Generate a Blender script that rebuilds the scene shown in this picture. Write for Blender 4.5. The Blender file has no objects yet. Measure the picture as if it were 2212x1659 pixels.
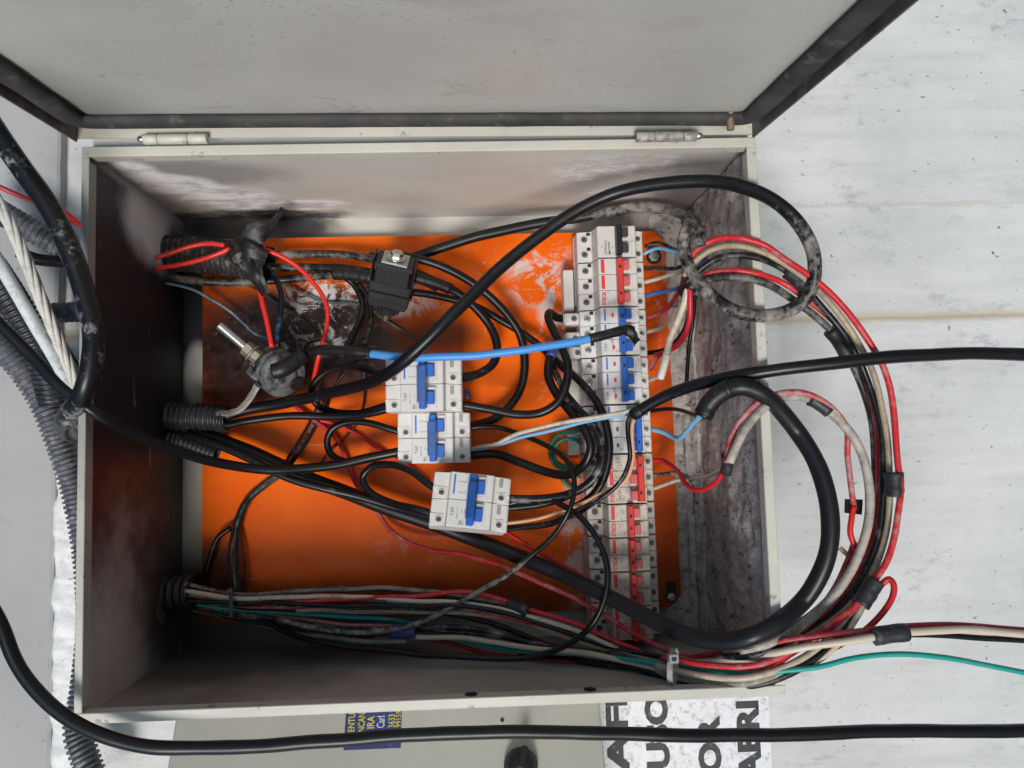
import bpy, bmesh, math, random
from mathutils import Vector, Matrix, noise as mnoise
random.seed(7)
S = bpy.context.scene
COL = S.collection
# ------------------------------------------------------------------ camera
# The box frame: u = right in the picture (really down), v = up in the picture (really right), w = out of the wall, in millimetres.
RC = Matrix(((0.9990262, 0.02576911, -0.03581335), (-0.02841304, 0.9967491, -0.07539179), (0.03375415, 0.07633594, 0.99651065)))
CAM = Vector((48.5651, -22.713, 892.1658)); FPX = 1651.69
M3 = Matrix(((0, 1, 0), (0, 0, -1), (-1, 0, 0)))          # box frame -> world (Z up)
M4 = M3.to_4x4()
BD, BH = 222.9, 246.6                                     # box depth, half width
cd = bpy.data.cameras.new('camera'); cam = bpy.data.objects.new('camera', cd); COL.objects.link(cam)
cam.matrix_world = M4 @ Matrix.Translation(CAM * .001) @ RC.to_4x4()
cd.sensor_fit = 'HORIZONTAL'; cd.sensor_width = 36.0; cd.lens = 36.0 * FPX / 2212.0
cd.clip_start = 0.01; cd.clip_end = 200
S.camera = cam
# ------------------------------------------------------------------ light
TO_SUN = Vector((-0.09, -0.54, 0.83)).normalized()        # box frame, towards the light
SUN_W = M3 @ TO_SUN
wd = bpy.data.worlds.new('World'); S.world = wd; wd.use_nodes = True
wn = wd.node_tree.nodes; wl = wd.node_tree.links
bg = wn['Background']; sky = wn.new('ShaderNodeTexSky'); sky.sky_type = 'NISHITA'; sky.sun_disc = False
sky.sun_elevation = math.asin(SUN_W.z); sky.sun_rotation = math.atan2(SUN_W.x, SUN_W.y)
sky.air_density = 0.6; sky.dust_density = 0.2; sky.ozone_density = 1.1
wl.new(sky.outputs[0], bg.inputs[0]); bg.inputs[1].default_value = 0.135
sd = bpy.data.lights.new('sun', 'SUN'); sd.energy = 2.0; sd.angle = math.radians(18); sd.color = (1.0, 0.985, 0.97)
sun = bpy.data.objects.new('sun', sd); COL.objects.link(sun)
sun.rotation_mode = 'QUATERNION'; sun.rotation_quaternion = SUN_W.to_track_quat('Z', 'Y')
S.view_settings.view_transform = 'Standard'; S.view_settings.look = 'None'
S.view_settings.exposure = 0.52; S.view_settings.gamma = 1.0
S.render.engine = 'CYCLES'; S.cycles.use_denoising = True; S.cycles.max_bounces = 8
# ------------------------------------------------------------------ helpers
def ray(x, y):
    return RC @ Vector(((x - 1106) / FPX, -(y - 829.5) / FPX, -1.0))
def at(x, y, w):                                           # the point at height w (mm) above the wall seen at pixel x, y of a 2212 px wide picture
    d = ray(x, y); t = (w - CAM.z) / d.z
    return CAM + d * t
def meta(o, label, cat, group=None, kind=None):
    if label: o['label'] = label
    if cat: o['category'] = cat
    if group: o['group'] = group
    if kind: o['kind'] = kind
    return o
def thing(name, label, cat, base=(0, 0, 0), rot=None, group=None, kind=None):
    o = bpy.data.objects.new(name, None); COL.objects.link(o); o.empty_display_size = .02
    m = Matrix.Translation(Vector(base) * .001)
    o.matrix_world = M4 @ m @ (rot.to_4x4() if rot else Matrix.Identity(4))
    return meta(o, label, cat, group, kind)
class MB:                                                  # collects polygons (mm) with material slots
    def __init__(s): s.v = []; s.f = []; s.m = []; s.sm = []
    def add(s, vs, fs, mi=0, smooth=False):
        n = len(s.v); s.v += [Vector(p) for p in vs]
        s.f += [tuple(i + n for i in f) for f in fs]; s.m += [mi] * len(fs); s.sm += [smooth] * len(fs)
    def box(s, a, b, mi=0, bev=0.0):
        x0, x1 = sorted((a[0], b[0])); y0, y1 = sorted((a[1], b[1])); z0, z1 = sorted((a[2], b[2]))
        if bev <= 0:
            vs = [(x, y, z) for z in (z0, z1) for y in (y0, y1) for x in (x0, x1)]
            s.add(vs, [(0, 2, 3, 1), (4, 5, 7, 6), (0, 1, 5, 4), (2, 6, 7, 3), (0, 4, 6, 2), (1, 3, 7, 5)], mi)
        else:
            bv = min(bev, (x1 - x0) * .45, (y1 - y0) * .45, (z1 - z0) * .45)
            bm = bmesh.new(); bmesh.ops.create_cube(bm, size=1)
            for vv in bm.verts: vv.co = Vector(((x0 + x1) / 2 + vv.co.x * (x1 - x0), (y0 + y1) / 2 + vv.co.y * (y1 - y0), (z0 + z1) / 2 + vv.co.z * (z1 - z0)))
            bmesh.ops.bevel(bm, geom=list(bm.edges), offset=bv, segments=1, affect='EDGES')
            bm.verts.index_update()
            s.add([vv.co.copy() for vv in bm.verts], [[q.index for q in f.verts] for f in bm.faces], mi); bm.free()
    def prism(s, prof, y0, y1, mi=0, bev=0.0):             # profile in (x, z), extruded along y
        n = len(prof)
        ar = sum(prof[i][0] * prof[(i + 1) % n][1] - prof[(i + 1) % n][0] * prof[i][1] for i in range(n))
        if ar < 0: prof = prof[::-1]
        vs = [(p[0], y0, p[1]) for p in prof] + [(p[0], y1, p[1]) for p in prof]
        fs = [tuple(range(n)), tuple(reversed(range(n, 2 * n)))] + [(i, i + n, (i + 1) % n + n, (i + 1) % n) for i in range(n)]
        if bev <= 0: s.add(vs, fs, mi); return
        bm = bmesh.new(); bv = [bm.verts.new(p) for p in vs]
        for f in fs: bm.faces.new([bv[i] for i in f])
        bmesh.ops.bevel(bm, geom=list(bm.edges), offset=bev, segments=1, affect='EDGES'); bm.verts.index_update()
        s.add([q.co.copy() for q in bm.verts], [[q.index for q in f.verts] for f in bm.faces], mi); bm.free()
    def lathe(s, prof, n=20, c=(0, 0, 0), axis=(0, 0, 1), mi=0, smooth=True, caps=True):   # profile (r, z)
        q = Vector(axis).normalized().to_track_quat('Z', 'Y'); c = Vector(c); vs = []; fs = []
        for r, z in prof:
            for k in range(n):
                a = 2 * math.pi * k / n; vs.append(c + q @ Vector((r * math.cos(a), r * math.sin(a), z)))
        for i in range(len(prof) - 1):
            for k in range(n):
                fs.append((i * n + k, i * n + (k + 1) % n, (i + 1) * n + (k + 1) % n, (i + 1) * n + k))
        s.add(vs, fs, mi, smooth)
        if caps:
            b = len(s.v) - len(vs)
            s.f += [tuple(b + k for k in reversed(range(n))), tuple(b + (len(prof) - 1) * n + k for k in range(n))]; s.m += [mi] * 2; s.sm += [False] * 2
    def tube(s, pts, rad, n=12, mi=0, smooth=True, caps=True, flat=1.0, up=None):
        fr = frames(pts); vs = []; fs = []
        for i, (p, t, a, b) in enumerate(fr):
            r = rad(i) if callable(rad) else rad
            for k in range(n):
                th = 2 * math.pi * k / n; vs.append(p + a * (r * math.cos(th)) + b * (r * flat * math.sin(th)))
        for i in range(len(fr) - 1):
            for k in range(n):
                fs.append((i * n + k, i * n + (k + 1) % n, (i + 1) * n + (k + 1) % n, (i + 1) * n + k))
        b0 = len(s.v); s.add(vs, fs, mi, smooth)
        if caps:
            s.f += [tuple(b0 + k for k in reversed(range(n))), tuple(b0 + (len(fr) - 1) * n + k for k in range(n))]; s.m += [mi] * 2; s.sm += [False] * 2
    def xform(s, m):
        s.v = [m @ p for p in s.v]; return s
    def build(s, name, mats, parent=None, label=None, base=None):
        if not isinstance(mats, (list, tuple)): mats = [mats]
        me = bpy.data.meshes.new(name); b = Vector(base) if base else Vector((0, 0, 0))
        me.from_pydata([(p - b) * .001 for p in s.v], [], s.f)
        for mt in mats: me.materials.append(mt)
        me.polygons.foreach_set('material_index', s.m); me.polygons.foreach_set('use_smooth', s.sm); me.update()
        return link(name, me, parent, label)
def link(name, me, parent=None, label=None):
    o = bpy.data.objects.new(name, me); COL.objects.link(o)
    if parent: o.parent = parent
    else: o.matrix_world = M4.copy()
    if label: o['label'] = label
    return o
def spline(P, step=3.0):                                   # centripetal-like Catmull-Rom through P
    P = [Vector(p) for p in P]
    if len(P) == 2: P = [P[0], (P[0] + P[1]) / 2, P[1]]
    Q = [P[0] * 2 - P[1]] + P + [P[-1] * 2 - P[-2]]; out = []
    for i in range(1, len(Q) - 2):
        p0, p1, p2, p3 = Q[i - 1:i + 3]
        d1 = max((p1 - p0).length, 1e-3) ** .5; d2 = max((p2 - p1).length, 1e-3) ** .5; d3 = max((p3 - p2).length, 1e-3) ** .5
        m1 = ((p1 - p0) / d1 - (p2 - p0) / (d1 + d2) + (p2 - p1) / d2) * d2
        m2 = ((p2 - p1) / d2 - (p3 - p1) / (d2 + d3) + (p3 - p2) / d3) * d2
        n = max(3, int((p2 - p1).length / step))
        for k in range(n):
            t = k / n; t2 = t * t; t3 = t2 * t
            out.append((2 * t3 - 3 * t2 + 1) * p1 + (t3 - 2 * t2 + t) * m1 + (-2 * t3 + 3 * t2) * p2 + (t3 - t2) * m2)
    out.append(P[-1].copy()); return out
def frames(pts):
    out = []; a = None
    for i, p in enumerate(pts):
        t = (pts[min(i + 1, len(pts) - 1)] - pts[max(i - 1, 0)]).normalized()
        if a is None:
            a = t.cross(Vector((0, 0, 1)))
            if a.length < .05: a = t.cross(Vector((0, 1, 0)))
            a.normalize()
        else:
            a = a - t * a.dot(t); a.normalize()
        out.append((p, t, a, t.cross(a)))
    return out
def px(L): return [at(*p) for p in L]
# ------------------------------------------------------------------ materials
class NT:
    def __init__(s, name):
        s.mat = bpy.data.materials.new(name); s.mat.use_nodes = True; s.t = s.mat.node_tree; s.N = s.t.nodes; s.L = s.t.links
        s.bsdf = s.N['Principled BSDF']; s.pos = s.N.new('ShaderNodeTexCoord').outputs['Object']
    def inp(s, sock, v):
        if hasattr(v, 'is_linked') or isinstance(v, bpy.types.NodeSocket): s.L.new(v, sock)
        else:
            if isinstance(v, (tuple, list)) and len(v) == 3 and sock.type == 'RGBA': v = (*v, 1)
            sock.default_value = v
    def vmath(s, op, a, b=None):
        n = s.N.new('ShaderNodeVectorMath'); n.operation = op; s.inp(n.inputs[0], a)
        if b is not None: s.inp(n.inputs[1], b)
        return n.outputs['Value'] if op == 'LENGTH' else n.outputs[0]
    def math(s, op, a, b=0.0, clamp=False):
        n = s.N.new('ShaderNodeMath'); n.operation = op; n.use_clamp = clamp; s.inp(n.inputs[0], a); s.inp(n.inputs[1], b); return n.outputs[0]
    def noise(s, scale, detail=3, rough=.55, stretch=None, off=(0, 0, 0), dist=0.0):
        p = s.pos
        if stretch or off != (0, 0, 0):
            n = s.N.new('ShaderNodeMapping'); s.L.new(p, n.inputs[0]); n.inputs['Scale'].default_value = stretch or (1, 1, 1); n.inputs['Location'].default_value = off; p = n.outputs[0]
        n = s.N.new('ShaderNodeTexNoise'); s.L.new(p, n.inputs['Vector']); n.inputs['Scale'].default_value = scale
        n.inputs['Detail'].default_value = detail; n.inputs['Roughness'].default_value = rough; n.inputs['Distortion'].default_value = dist
        return n.outputs[0]
    def rng(s, v, a, b, c=0.0, d=1.0, smooth=True):
        n = s.N.new('ShaderNodeMapRange'); n.interpolation_type = 'SMOOTHSTEP' if smooth else 'LINEAR'; n.clamp = True
        s.inp(n.inputs[0], v)
        for i, q in zip((1, 2, 3, 4), (a, b, c, d)): n.inputs[i].default_value = q
        return n.outputs[0]
    def mix(s, f, a, b):
        n = s.N.new('ShaderNodeMix'); n.data_type = 'RGBA'; s.inp(n.inputs[0], f); s.inp(n.inputs[6], a); s.inp(n.inputs[7], b); return n.outputs[2]
    def mul(s, a, b): return s.math('MULTIPLY', a, b)
    def blob(s, c, r, amp=.5, scale=25, soft=.35, off=(0, 0, 0)):   # stain: centre and radii in mm of the object's own frame
        d = s.vmath('SUBTRACT', s.pos, tuple(q * .001 for q in c)); d = s.vmath('DIVIDE', d, tuple(q * .001 for q in r)); L = s.vmath('LENGTH', d)
        L = s.math('ADD', L, s.mul(s.math('SUBTRACT', s.noise(scale, 5, .6, off=off), .5), amp * 2))
        return s.rng(L, 1 - soft, 1 + soft, 1, 0)
    def bump(s, h, strength=.3, dist=.001):
        n = s.N.new('ShaderNodeBump'); n.inputs['Strength'].default_value = strength; n.inputs['Distance'].default_value = dist; s.inp(n.inputs['Height'], h)
        s.L.new(n.outputs[0], s.bsdf.inputs['Normal'])
    def out(s, col, rough=.5, metal=0.0, spec=None):
        s.inp(s.bsdf.inputs['Base Color'], col); s.inp(s.bsdf.inputs['Roughness'], rough); s.inp(s.bsdf.inputs['Metallic'], metal)
        if spec is not None: s.bsdf.inputs['Specular IOR Level'].default_value = spec
        return s.mat
def plain(name, col, rough=.5, metal=0.0, var=.12, dirt=0.0, dcol=(.12, .10, .09), scale=60):
    t = NT(name); n = t.noise(scale, 4)
    c = t.mix(t.rng(n, .3, .7), tuple(q * (1 - var) for q in col), tuple(min(1, q * (1 + var)) for q in col))
    if dirt > 0: c = t.mix(t.mul(t.rng(t.noise(scale * 1.7, 6, .65, off=(3, 1, 2)), .62 - dirt * .3, .75 - dirt * .2), min(1, .35 + dirt)), c, dcol)
    t.bump(n, .15, .0004)
    return t.out(c, rough, metal)
BEIGE = (.57, .555, .505)
def paint(name, base=BEIGE, specks=.6, extra=None, rough=.42, dusty=.3, th=.645):
    t = NT(name)
    big = t.noise(6, 4, .6); c = t.mix(t.rng(big, .3, .75), tuple(q * .9 for q in base), tuple(q * 1.05 for q in base))
    c = t.mix(t.mul(t.rng(t.noise(14, 5, .65, stretch=(.35, 1, 1), off=(1, 2, 0)), .5, .72), dusty), c, (.36, .32, .285))
    sp = t.noise(430, 4, .55, stretch=(.6, 1, 1)); area = t.rng(t.noise(11, 3, .6, off=(4, 0, 1)), .35, .65)
    c = t.mix(t.mul(t.mul(t.rng(sp, th, th + .045), area), specks), c, (.17, .155, .14))
    if extra: c = extra(t, c)
    t.bump(t.noise(330, 2, .5), .12, .0003)
    return t.out(c, rough)
_wm = {}
def wire(col, dust=.3, dcol=(.30, .275, .25), rough=.38, seed=0):
    k = (col, dust, dcol, rough, seed)
    if k in _wm: return _wm[k]
    t = NT('wire_sheath'); o = (seed * 1.7, seed * .9, seed * 2.3)
    n1 = t.noise(38, 6, .68, off=o); n2 = t.noise(170, 4, .65, off=o)
    m = t.math('ADD', t.mul(n1, .62), t.mul(n2, .38))
    an = t.N.new('ShaderNodeAttribute'); an.attribute_name = 'dust'; md = t.math('ADD', m, t.mul(an.outputs['Fac'], .18))
    f = t.rng(md, .66 - dust * .42, .86 - dust * .38)
    f = t.mul(f, t.math('ADD', min(1.0, .45 + dust * .6), t.mul(an.outputs['Fac'], .5), clamp=True))
    c = t.mix(f, col, t.mix(n2, tuple(q * .7 for q in dcol), tuple(q * 1.25 for q in dcol)))
    t.bump(m, .25, .0006)
    r = t.mix(f, (rough,) * 3, (.85,) * 3)
    _wm[k] = t.out(c, r, spec=.38); return _wm[k]
BLK = (.0065, .0065, .008); DUST = (.33, .30, .275)
K0 = wire(BLK, .10, rough=.34); K1 = wire(BLK, .30, rough=.38, seed=1); K2 = wire((.012, .011, .011), .50, DUST, seed=2); K3 = wire((.022, .021, .02), .64, (.33, .31, .29), seed=3)
KP = wire(BLK, .34, (.68, .70, .70), rough=.36, seed=9)
RED = wire((.62, .022, .025), .12, rough=.36); REDD = wire((.52, .025, .035), .48, (.42, .33, .31), seed=4); REDB = wire((.75, .03, .02), .04, rough=.3)
WHT = wire((.62, .53, .42), .42, (.17, .135, .105), seed=5); WHG = wire((.48, .43, .37), .62, (.20, .185, .165), seed=6); TAN = wire((.50, .37, .25), .40, (.13, .10, .08), seed=7)
BLU = wire((.075, .30, .72), .24, (.05, .12, .26), rough=.4); BLD = wire((.06, .19, .46), .42, (.05, .05, .055), seed=8); LBL = wire((.20, .47, .72), .18, (.14, .15, .16)); NAVY = wire((.02, .04, .16), .25)
GRN = wire((.01, .15, .10), .22, (.10, .13, .12)); TEAL = wire((.01, .33, .28), .34, (.26, .29, .27), seed=3); PCH = wire((.70, .36, .20), .2, (.22, .14, .10))
TAPE = plain('electrical_tape', (.008, .008, .009), .46, var=.3, dirt=.12, dcol=(.10, .095, .09)); TAPED = plain('dusty_tape', (.022, .022, .027), .5, dirt=.30, dcol=(.15, .14, .135))
BTAPE = plain('blue_tape', (.04, .07, .26), .4, dirt=.35)
WPL = plain('white_plastic', (.64, .61, .58), .42, var=.03, dirt=.16, dcol=(.42, .37, .32)); WPD = plain('dusty_white_plastic', (.57, .52, .455), .5, var=.05, dirt=.42, dcol=(.30, .25, .21))
WPC = plain('new_white_plastic', (.67, .652, .628), .42, var=.04, dirt=.20, dcol=(.42, .38, .34))
BPL = plain('blue_plastic', (.025, .13, .52), .35, var=.08); RPL = plain('red_plastic', (.66, .045, .035), .38, var=.08, dirt=.1); RPW = plain('faded_red_plastic', (.62, .13, .13), .4, dirt=.2); KPL = plain('black_plastic', (.014, .014, .015), .42, var=.2)
DARK = plain('dark_hole', (.012, .011, .010), .7); STEEL = plain('screw_steel', (.52, .52, .50), .32, .9, var=.2, dirt=.25); ZINC = plain('zinc_metal', (.42, .41, .39), .45, .75, var=.18, dirt=.3)
INKB = plain('blue_ink', (.05, .16, .56), .5, var=.02); INKR = plain('red_ink', (.70, .05, .045), .5, var=.04); INKG = plain('grey_ink', (.13, .125, .12), .6, var=.05); INKN = plain('green_ink', (.01, .16, .07), .5)
INKT = plain('slate_ink', (.07, .12, .26), .5); INKK = plain('black_ink', (.035, .037, .042), .6, var=.15, dirt=.12, dcol=(.35, .35, .35)); INKW = plain('white_ink', (.75, .75, .72), .6); INKY = plain('yellow_ink', (.74, .66, .04), .6)
def letters(txt, size, org, mat, parent, name='lettering', xdir=(0, 1, 0), ydir=(-1, 0, 0), lift=.12, width=None, fat=0.0, base=None):
    cu = bpy.data.curves.new('t', 'FONT'); cu.body = txt; cu.size = 1.0; cu.offset = fat; cu.resolution_u = 3
    ob = bpy.data.objects.new('t', cu); COL.objects.link(ob)
    dg = bpy.context.evaluated_depsgraph_get(); me = bpy.data.meshes.new_from_object(ob.evaluated_get(dg)); bpy.data.objects.remove(ob)
    xs = [q.co.x for q in me.vertices]; ys = [q.co.y for q in me.vertices]
    sy = size / max(.01, max(ys) - min(ys)); sx = width / (max(xs) - min(xs)) if width else sy
    X = Vector(xdir); Y = Vector(ydir); Z = X.cross(Y); O = Vector(org); b = Vector(base) if base else Vector((0, 0, 0))
    for q in me.vertices: q.co = (O + X * ((q.co.x - min(xs)) * sx) + Y * ((q.co.y - min(ys)) * sy) + Z * lift - b) * .001
    me.materials.clear(); me.materials.append(mat); me.name = name
    return link(name, me, parent)
# ================================================================== the wall
def wall_extra(t):
    c = t.mix(t.rng(t.noise(5, 5, .6), .3, .7), (.59, .595, .595), (.69, .69, .685))
    st = t.noise(30, 6, .7, stretch=(.10, 1, 1)); c = t.mix(t.mul(t.rng(st, .44, .72), .6), c, (.50, .50, .49))
    pat = t.rng(t.noise(7, 4, .6, off=(2, 5, 1)), .42, .68)
    c = t.mix(t.mul(t.rng(t.noise(70, 7, .75, stretch=(.5, 1, 1)), .50, .66), t.mul(pat, .7)), c, (.36, .36, .355))
    c = t.mix(t.mul(t.rng(t.noise(190, 4, .62, stretch=(.6, 1, 1), off=(7, 1, 0)), .67, .71), .75), c, (.15, .145, .14))
    c = t.mix(t.mul(t.rng(t.noise(60, 3, .6, off=(3, 8, 0)), .72, .75), .9), c, (.10, .085, .075))
    y0 = at(1900, 684, 0).y; y1 = at(1900, 440, 0).y
    sep = t.N.new('ShaderNodeSeparateXYZ'); t.L.new(t.pos, sep.inputs[0]); v = sep.outputs[1]
    for yy, wd_, cc, am in ((y0, 10, (.47, .40, .28), .9), (y1, 5, (.42, .38, .34), .5)):
        d = t.math('ABSOLUTE', t.math('SUBTRACT', v, yy * .001)); d = t.math('ADD', d, t.mul(t.math('SUBTRACT', t.noise(55, 5, .65, stretch=(.3, 1, 1)), .5), .010))
        c = t.mix(t.mul(t.rng(d, .0, wd_ * .001, 1, 0), am), c, cc)
    t.bump(t.math('ADD', t.noise(70, 8, .75), t.mul(st, .6)), .5, .0016)
    return c
t = NT('whitewashed_concrete'); WALLM = t.out(wall_extra(t), .8)
def make_wall():
    b = MB(); y0 = at(1900, 684, 0).y; y1 = at(1900, 440, 0).y
    us = [-520 + i * 12 for i in range(120)]; vs = sorted(set([-620 + j * 12 for j in range(104)] + [y0 + d for d in (-7, -4, -2, 0, 2, 4, 7)] + [y1 + d for d in (-5, -2.5, 0, 2.5)]))
    P = []
    for v in vs:
        for u in us:
            h = -3 + 1.6 * mnoise.fractal(Vector((u * .006, v * .02, 3)), 1, 2, 4)
            h += -.8 * math.exp(-((v - y0 + mnoise.noise(Vector((u * .02, 0, 0))) * 2.0) / 2.2) ** 2) + .35 * math.exp(-((v - y0 - 6) / 3) ** 2)
            h += (-1.2 if v < y1 + mnoise.noise(Vector((u * .03, 5, 0))) * 2.5 else 0)
            P.append((u, v, min(h, -.4)))
    n = len(us); F = [(j * n + i, j * n + i + 1, (j + 1) * n + i + 1, (j + 1) * n + i) for j in range(len(vs) - 1) for i in range(n - 1)]
    b.add(P, F, 0, True)
    o = b.build('wall', WALLM); return meta(o, 'whitewashed stained concrete wall behind the open box', 'wall', kind='structure')
make_wall()
b = MB(); b.add([(907, -30000, -20), (907, 30000, -20), (907, 30000, 60000), (907, -30000, 60000)], [(0, 3, 2, 1)])  # unseen sheet, added to bounce light back into the box
meta(b.build('ground', plain('pale_concrete', (.46, .45, .43), .85, scale=3)), 'pale concrete ground in front of the wall', 'ground', kind='structure')
t = NT('grey_plaster'); c = t.mix(t.rng(t.noise(5, 5, .6), .3, .7), (.345, .35, .355), (.40, .40, .40))
c = t.mix(t.mul(t.rng(t.noise(80, 5, .7, off=(3, 3, 3)), .64, .69), .9), c, (.20, .19, .18)); c = t.mix(t.mul(t.rng(t.noise(55, 5, .7, off=(9, 3, 3)), .68, .72), .8), c, (.62, .62, .61)); t.bump(t.noise(60, 6, .7), .2, .001); GREY = t.out(c, .75)
ul = at(114, 1300, 10).x
b = MB(); P = []; F = []
vv = [-620 + j * 7 for j in range(178)]
for j, v in enumerate(vv):
    e = ul + 1.2 * mnoise.noise(Vector((v * .05, 0, 0)))
    for u in (-620, e - 3, e): P.append((u, v, 11 if u < e else 9))
    P.append((e + .5, v, -5))
F = [(j * 4 + i, j * 4 + i + 1, (j + 1) * 4 + i + 1, (j + 1) * 4 + i) for j in range(len(vv) - 1) for i in range(3)]
b.add(P, F); meta(b.build('wall_grey', GREY), 'smooth grey plastered wall band beyond the hose end of the box', 'wall', kind='structure')
# flaking white paint along the edge of the grey band
t = NT('flaking_white_paint'); c = t.mix(t.rng(t.noise(60, 6, .7), .4, .62), (.70, .71, .71), (.80, .81, .82)); c = t.mix(t.mul(t.rng(t.noise(90, 6, .7, off=(4, 4, 4)), .63, .67), .9), c, (.27, .25, .23)); t.bump(t.noise(90, 6, .75), .7, .002); FLAKE = t.out(c, .55)
b = MB(); n1 = 9; P = []
vv = [at(140, 860, 12).y - j * 2.2 for j in range(200)]
for j, v in enumerate(vv):
    for i in range(n1):
        f = i / (n1 - 1); u = ul - 3 + 3 * mnoise.fractal(Vector((v * .025, 3, 0)), .8, 2.2, 5) + f * 42
        w = 12.5 + 3.2 * mnoise.fractal(Vector((u * .07, v * .05, 1)), 1, 2, 4) if 0 < i < n1 - 1 else -2
        P.append((u, v, w))
b.add(P, [(j * n1 + i, (j + 1) * n1 + i, (j + 1) * n1 + i + 1, j * n1 + i + 1) for j in range(len(vv) - 1) for i in range(n1 - 1)], 0, True)
meta(b.build('paint_ridge', FLAKE), 'thick flaking white paint ridge beside the grey wall band', 'wall', kind='structure')
# ================================================================== the box
BOX = thing('electrical_box', 'open beige steel electrical box with orange mounting plate and raised door', 'electrical box')
def soot_shade_left(t, c):
    n = t.noise(9, 6, .62, stretch=(1.4, .8, 1)); n2 = t.noise(40, 5, .7, off=(2, 2, 5))
    sep = t.N.new('ShaderNodeSeparateXYZ'); t.L.new(t.pos, sep.inputs[0]); v = sep.outputs[1]; w = sep.outputs[2]
    k = t.math('ADD', t.rng(n, .25, .75, -.25, .25), t.rng(v, -.25, .06, .36, 1.22))
    c = t.mix(t.rng(k, .25, .85), c, (.105, .092, .088)); c = t.mix(t.rng(k, .60, 1.0), c, (.014, .014, .017))
    c = t.mix(t.mul(t.rng(t.noise(75, 4, .6, stretch=(1, .5, 1.6), off=(5, 1, 1)), .70, .73), .5), c, (.38, .37, .35))
    wh = t.blob((-299, 218, 62), (60, 46, 80), .4, 18, .30); c = t.mix(t.mul(wh, .95), c, t.mix(n2, (.60, .60, .61), (.80, .80, .81)))
    wh2 = t.blob((-299, 246, 120), (60, 9, 90), .3, 30, .5); c = t.mix(t.mul(wh2, .7), c, (.60, .60, .61))
    c = t.mix(t.blob((-299, 203, 10), (40, 30, 38), .4, 40, .4), c, (.02, .02, .022))
    c = t.mix(t.mul(t.blob((-299, -185, 25), (60, 80, 85), .55, 14, .5), .9), c, (.025, .024, .024))  # shade of the lower back corner put into the colour
    c = t.mix(t.mul(t.rng(t.noise(120, 2, .5, stretch=(1, .12, 1), off=(2, 7, 3)), .72, .74), .45), c, (.45, .44, .43))
    return c
def soot_top(t, c):
    n2 = t.noise(55, 6, .72, stretch=(.4, 1, 1), off=(2, 2, 5))
    g = t.blob((-225, 246, 160), (75, 60, 34), .5, 25, .45); c = t.mix(t.mul(g, .75), c, (.25, .245, .25))
    for cc, rr in (((-284, 246, 170), (26, 60, 26)), ((-262, 246, 128), (44, 60, 32)), ((-228, 246, 92), (56, 60, 30)), ((-170, 246, 58), (70, 60, 20))):
        w1 = t.blob(cc, rr, .3, 22, .25); c = t.mix(t.mul(w1, .95), c, t.mix(t.rng(n2, .40, .56), (.52, .515, .52), (.88, .88, .89)))
    w2 = t.blob((-60, 246, 12), (330, 60, 16), .35, 25, .5); c = t.mix(t.mul(w2, .75), c, t.mix(n2, (.52, .50, .48), (.80, .78, .77)))
    k = t.blob((-215, 246, 16), (105, 60, 26), .5, 24, .22, off=(3, 3, 3)); c = t.mix(k, c, t.mix(t.rng(n2, .45, .62), (.025, .025, .027), (.20, .20, .20)))
    w3 = t.mul(t.blob((205, 246, 128), (78, 60, 62), .5, 20, .4), t.rng(n2, .50, .54)); c = t.mix(t.mul(w3, .9), c, (.78, .79, .80))
    d = t.blob((292, 246, 70), (60, 60, 120), .4, 18, .5); c = t.mix(t.mul(d, .7), c, (.13, .115, .10))
    br = t.blob((130, 246, 6), (150, 60, 34), .4, 18, .5); c = t.mix(t.mul(br, .45), c, (.16, .135, .12))
    return c
def grime_shade_bottom(t, c):
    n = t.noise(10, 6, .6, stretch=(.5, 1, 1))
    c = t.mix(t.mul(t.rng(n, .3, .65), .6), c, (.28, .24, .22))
    k = t.blob((-290, -246, 20), (240, 60, 150), .55, 10, .5); c = t.mix(t.mul(k, .82), c, (.05, .045, .045)); k = t.blob((0, -246, 0), (420, 60, 60), .6, 12, .5); c = t.mix(t.mul(k, .5), c, (.06, .05, .048))  # dark corner and back edge: inside shade painted into the colour
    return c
P_OUT = paint('box_paint'); P_LEFT = paint('sooted_paint', extra=soot_shade_left, rough=.5); P_TOP = paint('powdered_paint', extra=soot_top); P_BOT = paint('grimy_paint', extra=grime_shade_bottom, specks=.3); P_RIM = paint('rim_paint', (.60, .59, .52), .35, dusty=.3, extra=lambda t, c: t.mix(t.mul(t.rng(t.noise(45, 6, .72, off=(6, 2, 9)), .60, .66), .7), t.mix(t.mul(t.blob((-300, 150, 223), (40, 260, 60), .5, 14, .6), .55), c, (.10, .095, .09)), (.22, .18, .145)))
def soot_shade_back(t, c):
    sep = t.N.new('ShaderNodeSeparateXYZ'); t.L.new(t.pos, sep.inputs[0]); u = sep.outputs[0]
    c = t.mix(t.mul(t.rng(u, .18, .25), .9), c, t.mix(t.noise(40, 5), (.20, .165, .15), (.33, .29, .265)))
    k = t.blob((-290, 120, 1), (60, 110, 60), .3, 15, .45); c = t.mix(k, c, (.03, .032, .04))
    k = t.blob((-250, -225, 1), (230, 60, 60), .4, 12, .5); c = t.mix(k, c, (.04, .037, .035)); k = t.blob((-290, -200, 1), (75, 62, 60), .4, 15, .5); c = t.mix(k, c, (.03, .03, .03))  # both blobs paint the shade of the lower corner
    k = t.blob((-215, 235, 1), (95, 22, 60), .4, 30, .3); c = t.mix(k, c, (.045, .043, .045))
    k = t.blob((-282, 66, 1), (16, 34, 60), .15, 20, .25); c = t.mix(k, c, (.55, .55, .53))
    return c
P_BACK = paint('back_paint', extra=soot_shade_back, specks=.4)
T = 1.6
MB_ = MB(); MB_.box((-300, -BH, 0), (300, BH, T)); MB_.build('back_panel', P_BACK, BOX)
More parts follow.
